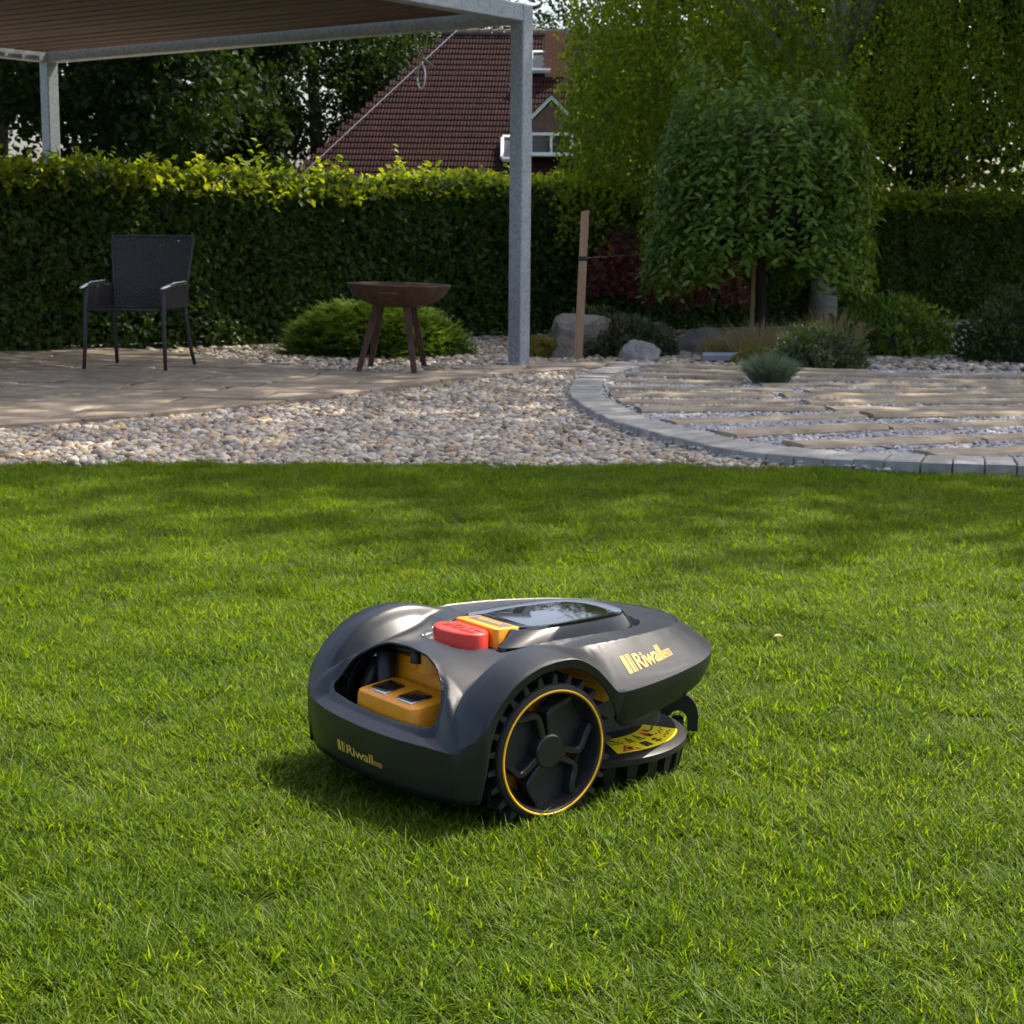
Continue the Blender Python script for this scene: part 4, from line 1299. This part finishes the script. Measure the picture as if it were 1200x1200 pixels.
POCK = np.array([(0, -.050), (.040, -.046), (.061, -.032), (.068, -.01), (.078, .0), (.098, .006), (.105, .045), (.105, .10), (.104, .2), (.098, .26), (.082, .297), (.05, .322), (0, .331)])
POCK = catmull(POCK, 120); POCKF = np.vstack([POCK, POCK[-2:0:-1] * np.array([-1, 1])])
def seg_dist(px, py, poly):
    d = np.full(len(px), 9.0)
    for i in range(0, len(px), 4000):
        a = np.stack([px[i:i + 4000], py[i:i + 4000]], 1)
        d[i:i + 4000] = np.sqrt(((a[:, None, :] - poly[None]) ** 2).sum(2).min(1))
    return d
def shell_z(x, y, pocket=True):
    ax_ = np.abs(x)
    kx = np.interp(y, [-.1, -.02, .05, .1, .3, .42], [2.1, 1.1, .1, -.22, -.2, 0])
    hood = Hh(y) - kx * ax_ ** 2
    inn = np.maximum(0, .172 - ax_)
    fen = Pp(y) - 1.5 * inn ** 1.2 - .10 * np.maximum(0, ax_ - .19)
    # a shallow step along the inner side of the fender
    fen = fen - .005 * sstep(.004, .018, inn)
    top = smax(hood, fen, .006)
    zbs = zb_side(np.maximum(y, -.138))
    ds = .235 - ax_
    d = seg_dist(x, y, OUT)
    nose = sstep(.03, .124, y)
    dd = np.where(y < .124, ds, d)
    tf = np.clip(ds / .05, 0, 1); ef = np.sqrt(np.maximum(0, 1 - (1 - tf) ** 2)) ** .9
    tn = np.clip(dd / .057, 0, 1); en = tn * (1 + .10 * (1 - tn))
    e = ef * (1 - nose) + en * nose
    zz = np.where(y >= .124, zb_out(x, y) * 0 + np.interp(y, lipo[:, 0], lipo[:, 1]), zbs)
    body = zz + (np.maximum(top, zz) - zz) * e
    body = np.where(top < zz, top, body) - .0020 * sstep(.0572, .0600, dd) * sstep(.05, .11, y)
    # rear ledge
    rz = np.interp(ax_, [0, .15, .19, .215, .235], [.127, .129, .126, .124, .128])
    dr = y - np.interp(np.minimum(ax_, .195), OH[:84, 0], OH[:84, 1])
    wl = .030 * (1 - sstep(.12, .20, ax_)); led = rz + .48 * np.minimum(dr, wl) + 2.4 * np.maximum(dr - wl, 0)
    led = np.where(y < -.05, led, 9)
    z = np.where(y < -.05, smin(body, led, .012 * sstep(.10, .16, ax_) + .003), body)
    if pocket:
        pd = seg_dist(x, y, POCKF); ins = inpoly(x, y, POCKF)
        z = z - np.where(ins, .010 * sstep(0, .009, pd), 0)
    return z
# polar grid out to the outline
CEN = np.array([0, .10])
NT = 140
tt = 1 - (1 - np.linspace(0.0, 1, NT)) ** 1.25
NP_ = len(OUT)
# one grid row runs exactly along the deck edge, so that its crease is crisp
_ts = np.linspace(.5, 1, 200)
tstar = np.full(NP_, .76)
for i_ in range(NP_):
    if OUT[i_, 1] > .02:
        q_ = CEN + (OUT[i_] - CEN) * _ts[:, None]
        dd_ = np.where(q_[:, 1] < .124, .235 - np.abs(q_[:, 0]), seg_dist(q_[:, 0], q_[:, 1], OUT))
        t0_ = _ts[np.abs(dd_ - .0575).argmin()]
        k_ = float(sstep(.03, .10, OUT[i_, 1]))
        tstar[i_] = .76 + (t0_ - .76) * k_
KR = int(NT * .68)
TT = np.zeros((NT, NP_))
for i_ in range(NT):
    TT[i_] = tstar * (i_ / KR) if i_ <= KR else tstar + (1 - tstar) * ((i_ - KR) / (NT - 1 - KR))
G = CEN + (OUT[None] - CEN) * TT[:, :, None]
gx, gy = G[..., 0].ravel().copy(), G[..., 1].ravel().copy()
# opening of the charging bay (plan)
BAY = np.array([(0, -.099), (.05, -.1005), (.088, -.107), (.118, -.121), (.134, -.136), (.137, -.146), (.125, -.152), (.10, -.1545), (.06, -.157), (0, -.158)])
BAY = catmull(BAY, 140); BAYF = np.vstack([BAY, BAY[-2:0:-1] * np.array([-1, 1])])
ins = inpoly(gx, gy, BAYF).reshape(NT, NP_)
nb = np.zeros_like(ins)
for (a, b) in ((1, 0), (-1, 0), (0, 1), (0, -1), (1, 1), (1, -1), (-1, 1), (-1, -1)):
    sh = np.roll(np.roll(ins, a, 0), b, 1); nb |= ~sh
rim = ins & nb
ix = np.where(rim.ravel())[0]
for i in ix:
    j = ((BAYF - np.array([gx[i], gy[i]])) ** 2).sum(1).argmin()
    gx[i], gy[i] = BAYF[j]
strict = (ins & ~rim).ravel()
gz = shell_z(gx, gy)
# the edge of the bay follows its own smooth height curve
BAYZ = catmull(np.array([(0, -.099, .2372), (.05, -.1005, .2335), (.088, -.107, .2195), (.118, -.121, .198), (.134, -.136, .170), (.137, -.146, .156), (.125, -.152, .149), (.10, -.1545, .146), (.06, -.157, .1435), (0, -.158, .142)]), 140)
BAYZF = np.concatenate([BAYZ[:, 2], BAYZ[-2:0:-1, 2]])
BXY = np.vstack([BAYZ[:, :2], BAYZ[-2:0:-1, :2] * np.array([-1, 1])])
near = np.where((gy < -.08) & (np.abs(gx) < .17))[0]
dB = np.sqrt(((np.stack([gx[near], gy[near]], 1)[:, None] - BXY[None]) ** 2).sum(2))
kB = sstep(0, .011, dB.min(1))
gz[near] = BAYZF[dB.argmin(1)] * (1 - kB) + gz[near] * kB
gz.reshape(NT, NP_)[-1] = zb_out(OUT[:, 0], OUT[:, 1])
V = np.stack([gx, gy, gz], 1)
idx = np.arange(NT * NP_).reshape(NT, NP_)
a = idx[1:-1, :]; b = np.roll(idx, -1, 1)[1:-1, :]; c = np.roll(idx, -1, 1)[2:, :]; d_ = idx[2:, :]
Q = np.stack([a.ravel(), d_.ravel(), c.ravel(), b.ravel()], 1)
Q = Q[~(strict[Q].any(1))]
# fully collapsed sliver faces of the bay rim
Q = Q[~(rim.ravel()[Q].all(1))]
cap = np.stack([np.full(NP_, 0), idx[1], np.roll(idx[1], -1)], 1)
# skirt
NK = 7
sx, sy = OUT[:, 0], OUT[:, 1]
ly_, lz_ = low_pt(np.abs(sx), sy)
zt = gz.reshape(NT, NP_)[-1]
base = len(V)
sk = []
for k in range(1, NK + 1):
    f = k / NK
    inset = np.where((sy < -.14), .006 * f * f, .002 * f) + np.where(sy > .13, .010 * f * f, 0)
    nrmv = unit(np.stack([sx, np.where(np.abs(sx) > .2, 0, (sy - .1))], 1))
    sk.append(np.stack([sx - nrmv[:, 0] * inset, sy + (ly_ - sy) * f - nrmv[:, 1] * inset, zt + (lz_ - zt) * f], 1))
V = np.vstack([V] + sk)
prev = idx[-1]
QS = []
for k in range(NK):
    cur = base + k * NP_ + np.arange(NP_)
    QS.append(np.stack([prev, cur, np.roll(cur, -1), np.roll(prev, -1)], 1)); prev = cur
used = np.vstack([Q] + QS)
me = fast_mesh('shell', V, [used, cap])
import bmesh
bm = bmesh.new(); bm.from_mesh(me)
bmesh.ops.delete(bm, geom=[v for v in bm.verts if not v.link_faces], context='VERTS')
bmesh.ops.remove_doubles(bm, verts=bm.verts, dist=.00005)
bmesh.ops.recalc_face_normals(bm, faces=bm.faces)
if sum(f.normal.z * f.calc_area() for f in bm.faces) < 0: bmesh.ops.reverse_faces(bm, faces=bm.faces)
bm.to_mesh(me); bm.free()
shell = link('shell', me, M_shell, mow, True)
me.set_sharp_from_angle(angle=R(20))
so = shell.modifiers.new('thickness', 'SOLIDIFY'); so.thickness = .0035; so.offset = -1

# lid, its glossy rim, control panel, stop button
LID = catmull([(0, .048), (.045, .046), (.060, .034), (.070, .016), (.088, .014), (.098, .045), (.100, .12), (.098, .2), (.093, .25), (.078, .284), (.048, .308), (0, .316)], 90)
LIDF = np.vstack([LID, LID[-2:0:-1] * np.array([-1, 1])])
def loft(rings, capz=None):
    m = MB(); n_ = len(rings[0])
    Vv = [tuple(p) for r in rings for p in r]; Fv = []
    for i in range(len(rings) - 1):
        for j in range(n_):
            a_, b_ = i * n_ + j, i * n_ + (j + 1) % n_
            Fv.append((a_, b_, b_ + n_, a_ + n_))
    if capz is not None:
        Vv.append(capz); k_ = len(Vv) - 1; o_ = (len(rings) - 1) * n_
        Fv += [(o_ + j, o_ + (j + 1) % n_, k_) for j in range(n_)]
    return m.add(Vv, Fv)
def ring(poly, s, z, c=(0, .19), dome=0.0):
    return [(c[0] + (p[0] - c[0]) * s, c[1] + (p[1] - c[1]) * s, z - dome * p[0] ** 2) for p in poly]
TOPL = catmull([(0, .050), (.045, .051), (.068, .058), (.081, .080), (.085, .12), (.0865, .17), (.085, .215), (.079, .250), (.064, .277), (.037, .293), (0, .298)], 90)
TOPF = np.vstack([TOPL, TOPL[-2:0:-1] * np.array([-1, 1])])
lid = loft([ring(LIDF, 1.0, .222), ring(LIDF, .985, .234), ring(TOPF, 1.0, .2520), ring(TOPF, .98, .2527)]).build('lid_rim', M_glossrim, mow, True, sharp=30)
loft([ring(TOPF, .98, .2527), ring(TOPF, .965, .2521), ring(TOPF, .7, .2530), ring(TOPF, .35, .2536)], (0, .19, .2538)).build('lid_glass', M_gloss, lid, True, sharp=40)
# orange control panel
def rrect(x0, x1, y0, y1, r, k=5):
    pts = []
    for (cx, cy, a0) in ((x1 - r, y0 + r, -90), (x1 - r, y1 - r, 0), (x0 + r, y1 - r, 90), (x0 + r, y0 + r, 180)):
        for i in range(k + 1):
            a_ = R(a0 + 90 * i / k); pts.append((cx + r * math.cos(a_), cy + r * math.sin(a_)))
    return pts
def rblock(poly, z0, z1, bev, name, mat, parent, slope=0.0, y_ref=0.0, shr=.0, sharp=35):
    cx = sum(p[0] for p in poly) / len(poly); cy = sum(p[1] for p in poly) / len(poly)
    def rg(inset, z, sl):
        out_ = []
        for p in poly:
            dx_, dy_ = p[0] - cx, p[1] - cy
            l_ = math.hypot(dx_, dy_)
            k_ = max(0, 1 - inset / l_)
            out_.append((cx + dx_ * k_, cy + dy_ * k_, z + sl * (p[1] - y_ref)))
        return out_
    rings = [rg(0, z0, 0), rg(shr, z1 - bev, slope), rg(shr + bev * .3, z1 - bev * .3, slope), rg(shr + bev, z1, slope)]
    return loft(rings, (cx, cy, z1 + slope * (cy - y_ref))).build(name, mat, parent, True, sharp=sharp)
pan = rblock(rrect(-.060, .060, .022, .098, .010), .218, .2535, .003, 'control_panel', M_orange, mow, -.06, .06, .006)
rblock(rrect(-.043, .043, .043, .069, .003, 3), .2525, .2542, .0004, 'panel_label', M_grey, pan, -.06, .06)
btn = rblock([(.057 * math.cos(t_), -.001 + .036 * math.sin(t_)) for t_ in np.linspace(0, 6.2832, 65)[:-1]],
             .205, .2525, .0035, 'stop_button', M_red, mow, -.03, 0, .002, 50)

def text_mesh(txt, size, bold=.0, space=1.0, extrude=0.0):
    cu = bpy.data.curves.new('lettering', 'FONT')
    cu.body = txt; cu.size = size; cu.offset = bold; cu.extrude = extrude; cu.space_character = space
    cu.resolution_u = 3
    ob = bpy.data.objects.new('lettering', cu)
    COL.objects.link(ob)
    bpy.context.view_layer.update()
    dg = bpy.context.evaluated_depsgraph_get()
    me_ = bpy.data.meshes.new_from_object(ob.evaluated_get(dg))
    bpy.data.objects.remove(ob)
    return me_
def place_text(me_, fn, name, mat, parent):
    Vv = np.array([v.co[:] for v in me_.vertices])
    Pn = fn(Vv)
    me_.vertices.foreach_set('co', np.asarray(Pn, np.float32).ravel())
    me_.materials.clear()
    me_.update()
    return link(name, me_, mat, parent)
# raised STOP on the button, read from the front of the machine
tm = text_mesh('STOP', .030, .0006, 1.02, .0008)
place_text(tm, lambda q: np.stack([-(q[:, 0] * 1.05 - .041), -.001 - (q[:, 1] - .0105), .2532 - .03 * (-.001 - (q[:, 1] - .0105)) + q[:, 2]], 1), 'stop_lettering', M_red, btn)
# small orange print on the grey label
m = MB()
for i, wd_ in enumerate((.006, .005, .006, .004, .006, .005, .004, .006)):
    m.box((-.026 + i * .0073, .056, .2548 - .06 * (.056 - .06)), (wd_, .0065, .0004))
m.build('label_print', M_logo, pan)

# brand lettering: three bars, the word, a boxed PRO
def logo(fn, name, parent, mat):
    """unit layout: height 1 (x to the right, y up)"""
    hld = empty_part(name, parent, (0, 0, 0), (0, 0, 0))
    def patch(x0, x1, y0, y1, nm, n_=4):
        g = np.array([(x0 + (x1 - x0) * i / n_, y) for i in range(n_ + 1) for y in (y0, y1)])
        Pn = fn(np.column_stack([g, np.zeros(len(g))]))
        m = MB(); m.add(Pn, [(2 * i, 2 * i + 2, 2 * i + 3, 2 * i + 1) for i in range(n_)]); m.build(nm, mat, hld)
    patch(0, .32, 0, 1.0, 'bar'); patch(.42, .62, 0, 1.0, 'bar'); patch(.70, .78, 0, 1.0, 'bar')
    t_ = text_mesh('Riwall', 1.10, .022, .95)
    Vv = np.array([v.co[:] for v in t_.vertices]); wv = Vv[:, 0].max() - Vv[:, 0].min(); x0 = Vv[:, 0].min()
    place_text(t_, lambda q: fn(np.column_stack([.95 + (q[:, 0] - x0) * 2.55 / wv, q[:, 1] * 1.13 + .04, q[:, 2]])), 'lettering', mat, hld)
    # outlined box with PRO
    bx0, bx1, by0, by1, tk = 3.56, 4.30, .04, .46, .05
    for (a0, a1, b0, b1) in ((bx0, bx1, by0, by0 + tk), (bx0, bx1, by1 - tk, by1), (bx0, bx0 + tk, by0 + tk, by1 - tk), (bx1 - tk, bx1, by0 + tk, by1 - tk)):
        patch(a0, a1, b0, b1, 'frame', 2)
    t_ = text_mesh('PRO', .34, .008, .95)
    Vv = np.array([v.co[:] for v in t_.vertices]); wv = Vv[:, 0].max() - Vv[:, 0].min(); x0b = Vv[:, 0].min()
    place_text(t_, lambda q: fn(np.column_stack([bx0 + .09 + (q[:, 0] - x0b) * (bx1 - bx0 - .18) / wv, q[:, 1] * 1.0 + by0 + .09, q[:, 2]])), 'lettering', mat, hld)
    return hld
def rear_fn(q):
    sc = .0155
    x = -.066 + q[:, 0] * .0287; z = .0745 + q[:, 1] * sc * 1.06
    y = np.interp(np.abs(x), OH[:75, 0], OH[:75, 1])
    zt_ = np.interp(np.abs(x), [0, .15], [.127, .129]); f = np.clip((zt_ - z) / (zt_ - .05), 0, 1)
    return np.column_stack([x, y + .006 * f * f - .0009, z])
logo(rear_fn, 'rear_logo', mow, M_logo)
def side_fn(q):
    # laid on the sloping side panel, parallel to its lower edge
    s = q[:, 0] * .0272; v = q[:, 1]
    y = .157 + s * .985
    dist = .0150 + v * .0205 + s * .05
    xo = np.interp(y, np.sort(OH[75:, 1]), OH[75:, 0][np.argsort(OH[75:, 1])])
    x = xo - dist; y2 = y - v * .004
    return np.column_stack([x, y2, shell_z(x, y2) + .0011])
logo(side_fn, 'side_logo', mow, M_logo)

# chassis and the charging bay
rblock(rrect(-.125, .125, -.095, .16, .04), .05, .135, .012, 'chassis', M_orange, mow, 0, 0, .004)
rblock(rrect(-.10, .10, .12, .36, .05), .05, .15, .012, 'front_housing', M_black, mow, 0, 0, .004)
rblock(rrect(-.125, .125, -.062, .22, .04), .13, .205, .012, 'motor_housing', M_orange, mow, 0, 0, .004)
dock = rblock(rrect(-.078, .088, -.150, -.070, .016), .10, .168, .008, 'charging_block', M_orange, mow, .10, -.11, .003)
for sx_ in (-.030, .042):
    rblock(rrect(sx_ - .0215, sx_ + .0215, -.137, -.096, .004, 3), .160, .1705, .0012, 'contact_frame', M_chrome, dock, .10, -.11)
    rblock(rrect(sx_ - .020, sx_ + .020, -.1335, -.097, .004, 3), .165, .1722, .0005, 'contact_pad', M_contact, dock, .10, -.11)
m = MB(); m.lathe([(.001, .232), (.024, .232), (.028, .226), (.030, .19)], 24, c=(-.005, -.045, 0)); m.build('pivot_boss', M_orange, mow, True, sharp=40)
m = MB(); m.lathe([(.001, .236), (.008, .236), (.010, .205)], 12, c=(-.012, -.075, 0)); m.tube([(-.1, -.07, .215), (-.012, -.075, .222)], .006, 8); m.build('latch', M_black, mow, True)
m = MB(); m.tube([(-.088, -.082, .06), (-.088, -.082, .145), (-.088, -.080, .21)], [.014, .0125, .016], 12); m.build('strut', M_black, mow, True)
m = MB(); m.tube([(-.13, -.09, .06), (-.128, -.088, .15), (-.12, -.075, .19)], [.012, .012, .009], 10); m.build('cable_duct', M_black, mow, True)
m = MB(); m.box((0, .10, .046), (.30, .42, .022), 0, 0, .008); m.build('belly_plate', M_black, mow)

# wheels
def wheel(s):
    root = empty_part('wheel', mow, (0, 0, .109), (0, 0, 0))
    X = lambda x: s * x
    m = MB()
    prof = [(.0950, .2300), (.0995, .2285), (.1015, .2255), (.1018, .219), (.0985, .216), (.0985, .184), (.1015, .181), (.1010, .177), (.098, .175), (.088, .175), (.088, .226)]
    m.lathe([(r_, X(h_)) for r_, h_ in prof], 96, 'x', closed=True)
    NL = 25
    for i in range(NL):
        for (x0, x1, o_) in ((.2235, .2000, 0.0), (.2020, .1790, .5)):
            t0 = 6.28318 * (i + o_) / NL
            dw0, dw1 = .062, .026
            Vv = []
            for (xx) in (x0, x1):
                for (r_, dw) in ((.0975, dw0), (.1155 if xx in (.2235, .1790) else .1125, dw1)):
                    for sg in (-1, 1):
                        t1 = t0 + sg * dw + (.03 if xx in (.2000, .1790) else 0)
                        Vv.append((X(xx), r_ * math.cos(t1), r_ * math.sin(t1)))
            m.add(Vv, [(0, 1, 3, 2), (5, 4, 6, 7), (2, 3, 7, 6), (0, 2, 6, 4), (1, 5, 7, 3)])
    m.build('tyre', M_rubber, root, True, sharp=30)
    m = MB(); m.lathe([(.0920 + .0019 * math.cos(a_), X(.2303 + .0015 * math.sin(a_))) for a_ in np.linspace(0, 6.2832, 9)[:-1]], 96, 'x', closed=True)
    m.build('orange_ring', M_oring, root, True)
    m = MB()
    m.lathe([(r_, X(h_)) for r_, h_ in ((.0905, .2305), (.0880, .2300), (.0860, .2260), (.0830, .2030), (.0800, .1985), (.0745, .1975), (.0740, .1930), (.088, .190), (.0895, .226))], 96, 'x', closed=True)
    rim_ = m.build('rim', M_rim, root, True, sharp=40)
    m = MB(); m.lathe([(.001, X(.2235)), (.023, X(.2235)), (.0255, X(.2215)), (.0265, X(.2150)), (.0270, X(.1950)), (.001, X(.1950))], 8 * 6, 'x')
    m.build('hub_cap', M_rim, root, True, sharp=35)
    for gi, g in enumerate((100, 220, 340)):
        # each plate between two gaps
        c_ = g + 60
        def pol(r_, a_): return np.array([r_ * math.cos(R(a_)), r_ * math.sin(R(a_))])
        side = [(.0835, 22), (.0735, 28), (.060, 47), (.046, 50), (.025, 44)]
        poly = [(r_, -a_) for r_, a_ in side] + [(r_, a_) for r_, a_ in side[::-1]] + [(.0838, 8), (.0838, -8)]
        pts = [pol(r_, c_ + a_) for r_, a_ in poly]
        cc = pol(.055, c_)
        m = MB()
        n_ = len(pts)
        m.add([(X(.2015), *p_) for p_ in pts] + [(X(.1960), *p_) for p_ in pts] + [(X(.2015), *cc), (X(.1960), *cc)],
              [(i, (i + 1) % n_, 2 * n_) for i in range(n_)] + [(n_ + (i + 1) % n_, n_ + i, 2 * n_ + 1) for i in range(n_)] + [(i, n_ + i, n_ + (i + 1) % n_, (i + 1) % n_) for i in range(n_)])
        m.build('spoke_plate', M_plate, root)
        for sg in (-1, 1):          # the raised spoke that frames the plate on this side
            ln_ = catmull([pol(r_, c_ + sg * a_) for r_, a_ in ((.0845, 22), (.0735, 28.5), (.0605, 46.5), (.046, 49.5), (.022, 43))], 17)
            tg = np.gradient(ln_, axis=0); tg = unit(tg); nr = np.stack([-tg[:, 1], tg[:, 0]], 1)
            rows_ = []
            for (o_, x_) in ((-.0052, .1965), (-.0050, .2185), (-.0032, .2210), (.0032, .2210), (.0050, .2185), (.0052, .1965)):
                rows_.append([(X(x_), *(ln_[i] + nr[i] * o_)) for i in range(17)])
            m = MB()
            Vv = [p_ for r_ in rows_ for p_ in r_]
            Fv = [(j * 17 + i, j * 17 + i + 1, (j + 1) * 17 + i + 1, (j + 1) * 17 + i) for j in range(5) for i in range(16)]
            m.add(Vv, Fv).build('spoke', M_rim, root, True, sharp=25)
    return root
wheel(1); wheel(-1)
m = MB(); m.lathe([(.001, .150), (.07, .152), (.075, .165), (.07, .178), (.001, .180)], 40, 'x', c=(0, 0, .109)); m.build('gearbox', M_orange, mow, True, sharp=40)
m = MB(); m.lathe([(.001, -.150), (.07, -.152), (.075, -.165), (.07, -.178), (.001, -.180)], 40, 'x', c=(0, 0, .109)); m.build('gearbox', M_black, mow, True, sharp=40)

# finned blade guard with warning sticker
GC = (.025, .215); GR = .178
gd = empty_part('blade_guard', mow, (GC[0], GC[1], 0), (0, 0, 0))
m = MB(); m.lathe([(.001, .070), (.10, .070), (GR - .010, .063), (GR, .0575), (GR, .048), (GR - .008, .046), (.001, .046)], 80); m.build('disc', M_black, gd, True, sharp=35)
for i in range(22):
    a_ = R(-75 + i * 13.0)
    m = MB()
    ca, sa = math.cos(a_), math.sin(a_)
    def pt(r_, t_, z_): return (r_ * ca - t_ * sa, r_ * sa + t_ * ca, z_)
    V8 = [pt(GR - .016, -.010, .047), pt(GR - .002, -.010, .047), pt(GR - .002, .010, .047), pt(GR - .016, .010, .047),
          pt(GR - .020, -.0075, .012), pt(GR - .010, -.0065, .010), pt(GR - .010, .0065, .010), pt(GR - .020, .0075, .012)]
    m.add(V8, [(0, 1, 2, 3), (7, 6, 5, 4), (0, 4, 5, 1), (1, 5, 6, 2), (2, 6, 7, 3), (3, 7, 4, 0)]).build('fin', M_black, gd)
def gz_top(r_): return np.interp(r_, [0, .10, GR - .010], [.070, .070, .063]) + .0012
A0, A1, R0, R1 = -17, 47, .106, .163
def stk(u_, v):   # u along the arc 0..1, v outward 0..1
    a_ = R(A0 + (A1 - A0) * u_); r_ = R0 + (R1 - R0) * v
    return (r_ * math.cos(a_), r_ * math.sin(a_), float(gz_top(r_)))
m = MB()
nu, nv = 16, 4
Vv = [stk(i / nu, j / nv) for i in range(nu + 1) for j in range(nv + 1)]
Fv = [(i * (nv + 1) + j, i * (nv + 1) + j + 1, (i + 1) * (nv + 1) + j + 1, (i + 1) * (nv + 1) + j) for i in range(nu) for j in range(nv)]
sticker = m.add(Vv, Fv).build('warning_sticker', M_yellow, mow, loc=(GC[0], GC[1], 0))
def lift(p, h=.0006): return (p[0], p[1], p[2] + h)
def mark(poly, mat, name='pictogram', h=.0006):
    m = MB(); m.add([lift(stk(u_, v), h) for u_, v in poly], [tuple(range(len(poly)))]); m.build(name, mat, sticker)
def tri(u_, v, su, sv, mat, h=.0006): mark([(u_ - su, v + sv), (u_ + su, v + sv), (u_, v - sv)], mat, 'pictogram', h)
def rec(u_, v, su, sv, mat, h=.0006): mark([(u_ - su, v - sv), (u_ + su, v - sv), (u_ + su, v + sv), (u_ - su, v + sv)], mat, 'pictogram', h)
tri(.16, .74, .10, .20, M_redink); tri(.16, .77, .065, .125, M_yellow, .0009); rec(.16, .80, .03, .07, M_ink, .0012)
for u_ in (.30, .46): 
    tri(u_, .28, .055, .19, M_ink); tri(u_, .30, .042, .135, M_yellow, .0009); rec(u_, .34, .012, .07, M_ink, .0012)
rec(.10, .27, .075, .17, M_ink); rec(.10, .27, .068, .145, M_yellow, .0009); rec(.08, .22, .03, .04, M_ink, .0012); rec(.11, .33, .035, .03, M_ink, .0012)
tri(.62, .22, .045, .12, M_redink); rec(.63, .42, .045, .08, M_ink)
rec(.74, .20, .035, .10, M_redink)
rec(.36, .74, .022, .15, M_ink); rec(.415, .74, .022, .15, M_ink)
rec(.55, .68, .04, .03, M_ink); rec(.57, .80, .05, .03, M_ink); rec(.56, .74, .012, .14, M_ink)
for k_ in range(5):
    rec(.72 + k_ * .055, .52 + .06 * (k_ % 2), .018, .025, M_ink); rec(.70 + k_ * .055, .80 - .05 * (k_ % 2), .016, .025, M_ink); rec(.80 + k_ * .04, .30, .012, .03, M_ink)

# front swivel castor carrier with its arch and wheel
fc = empty_part('front_castor', mow, (.035, .43, .012), (0, 0, R(50)))
m = MB(); m.lathe([(.001, .150), (.016, .150), (.017, .10), (.014, .072), (.001, .072)], 24); m.build('pivot', M_black, fc, True, sharp=40)
m = MB()
arch = []
for a_ in np.linspace(0, 180, 13): arch.append((.034 * math.cos(R(a_)), .034 + .038 * math.sin(R(a_))))
inner = []
for a_ in np.linspace(180, 0, 13): inner.append((.017 * math.cos(R(a_)), .022 + .020 * math.sin(R(a_))))
prof = [(.034, .006)] + arch + [(-.034, .006), (-.017, .006)] + inner + [(.017, .006)]
n_ = len(prof)
Vv = [(x_, -.013, z_ + .006) for x_, z_ in prof] + [(x_, .013, z_ + .006) for x_, z_ in prof]
Fv = [(i, (i + 1) % n_, n_ + (i + 1) % n_, n_ + i) for i in range(n_)]
k_ = 15
for i in range(13):
    a_, b_ = 1 + i - 1, 1 + i
    q = [i, i + 1, n_ - 1 - (i + 1) + 0, n_ - 1 - i]
    Fv.append(tuple(q)); Fv.append(tuple(n_ + t_ for t_ in q[::-1]))
m.add(Vv, Fv).build('fork', M_black, fc, True, sharp=35)
m = MB(); m.lathe([(.001, -.010), (.014, -.010), (.018, -.006), (.018, .006), (.014, .010), (.001, .010)], 28, 'x', c=(0, 0, .018)); m.build('castor_wheel', M_rubber, fc, True, sharp=40)
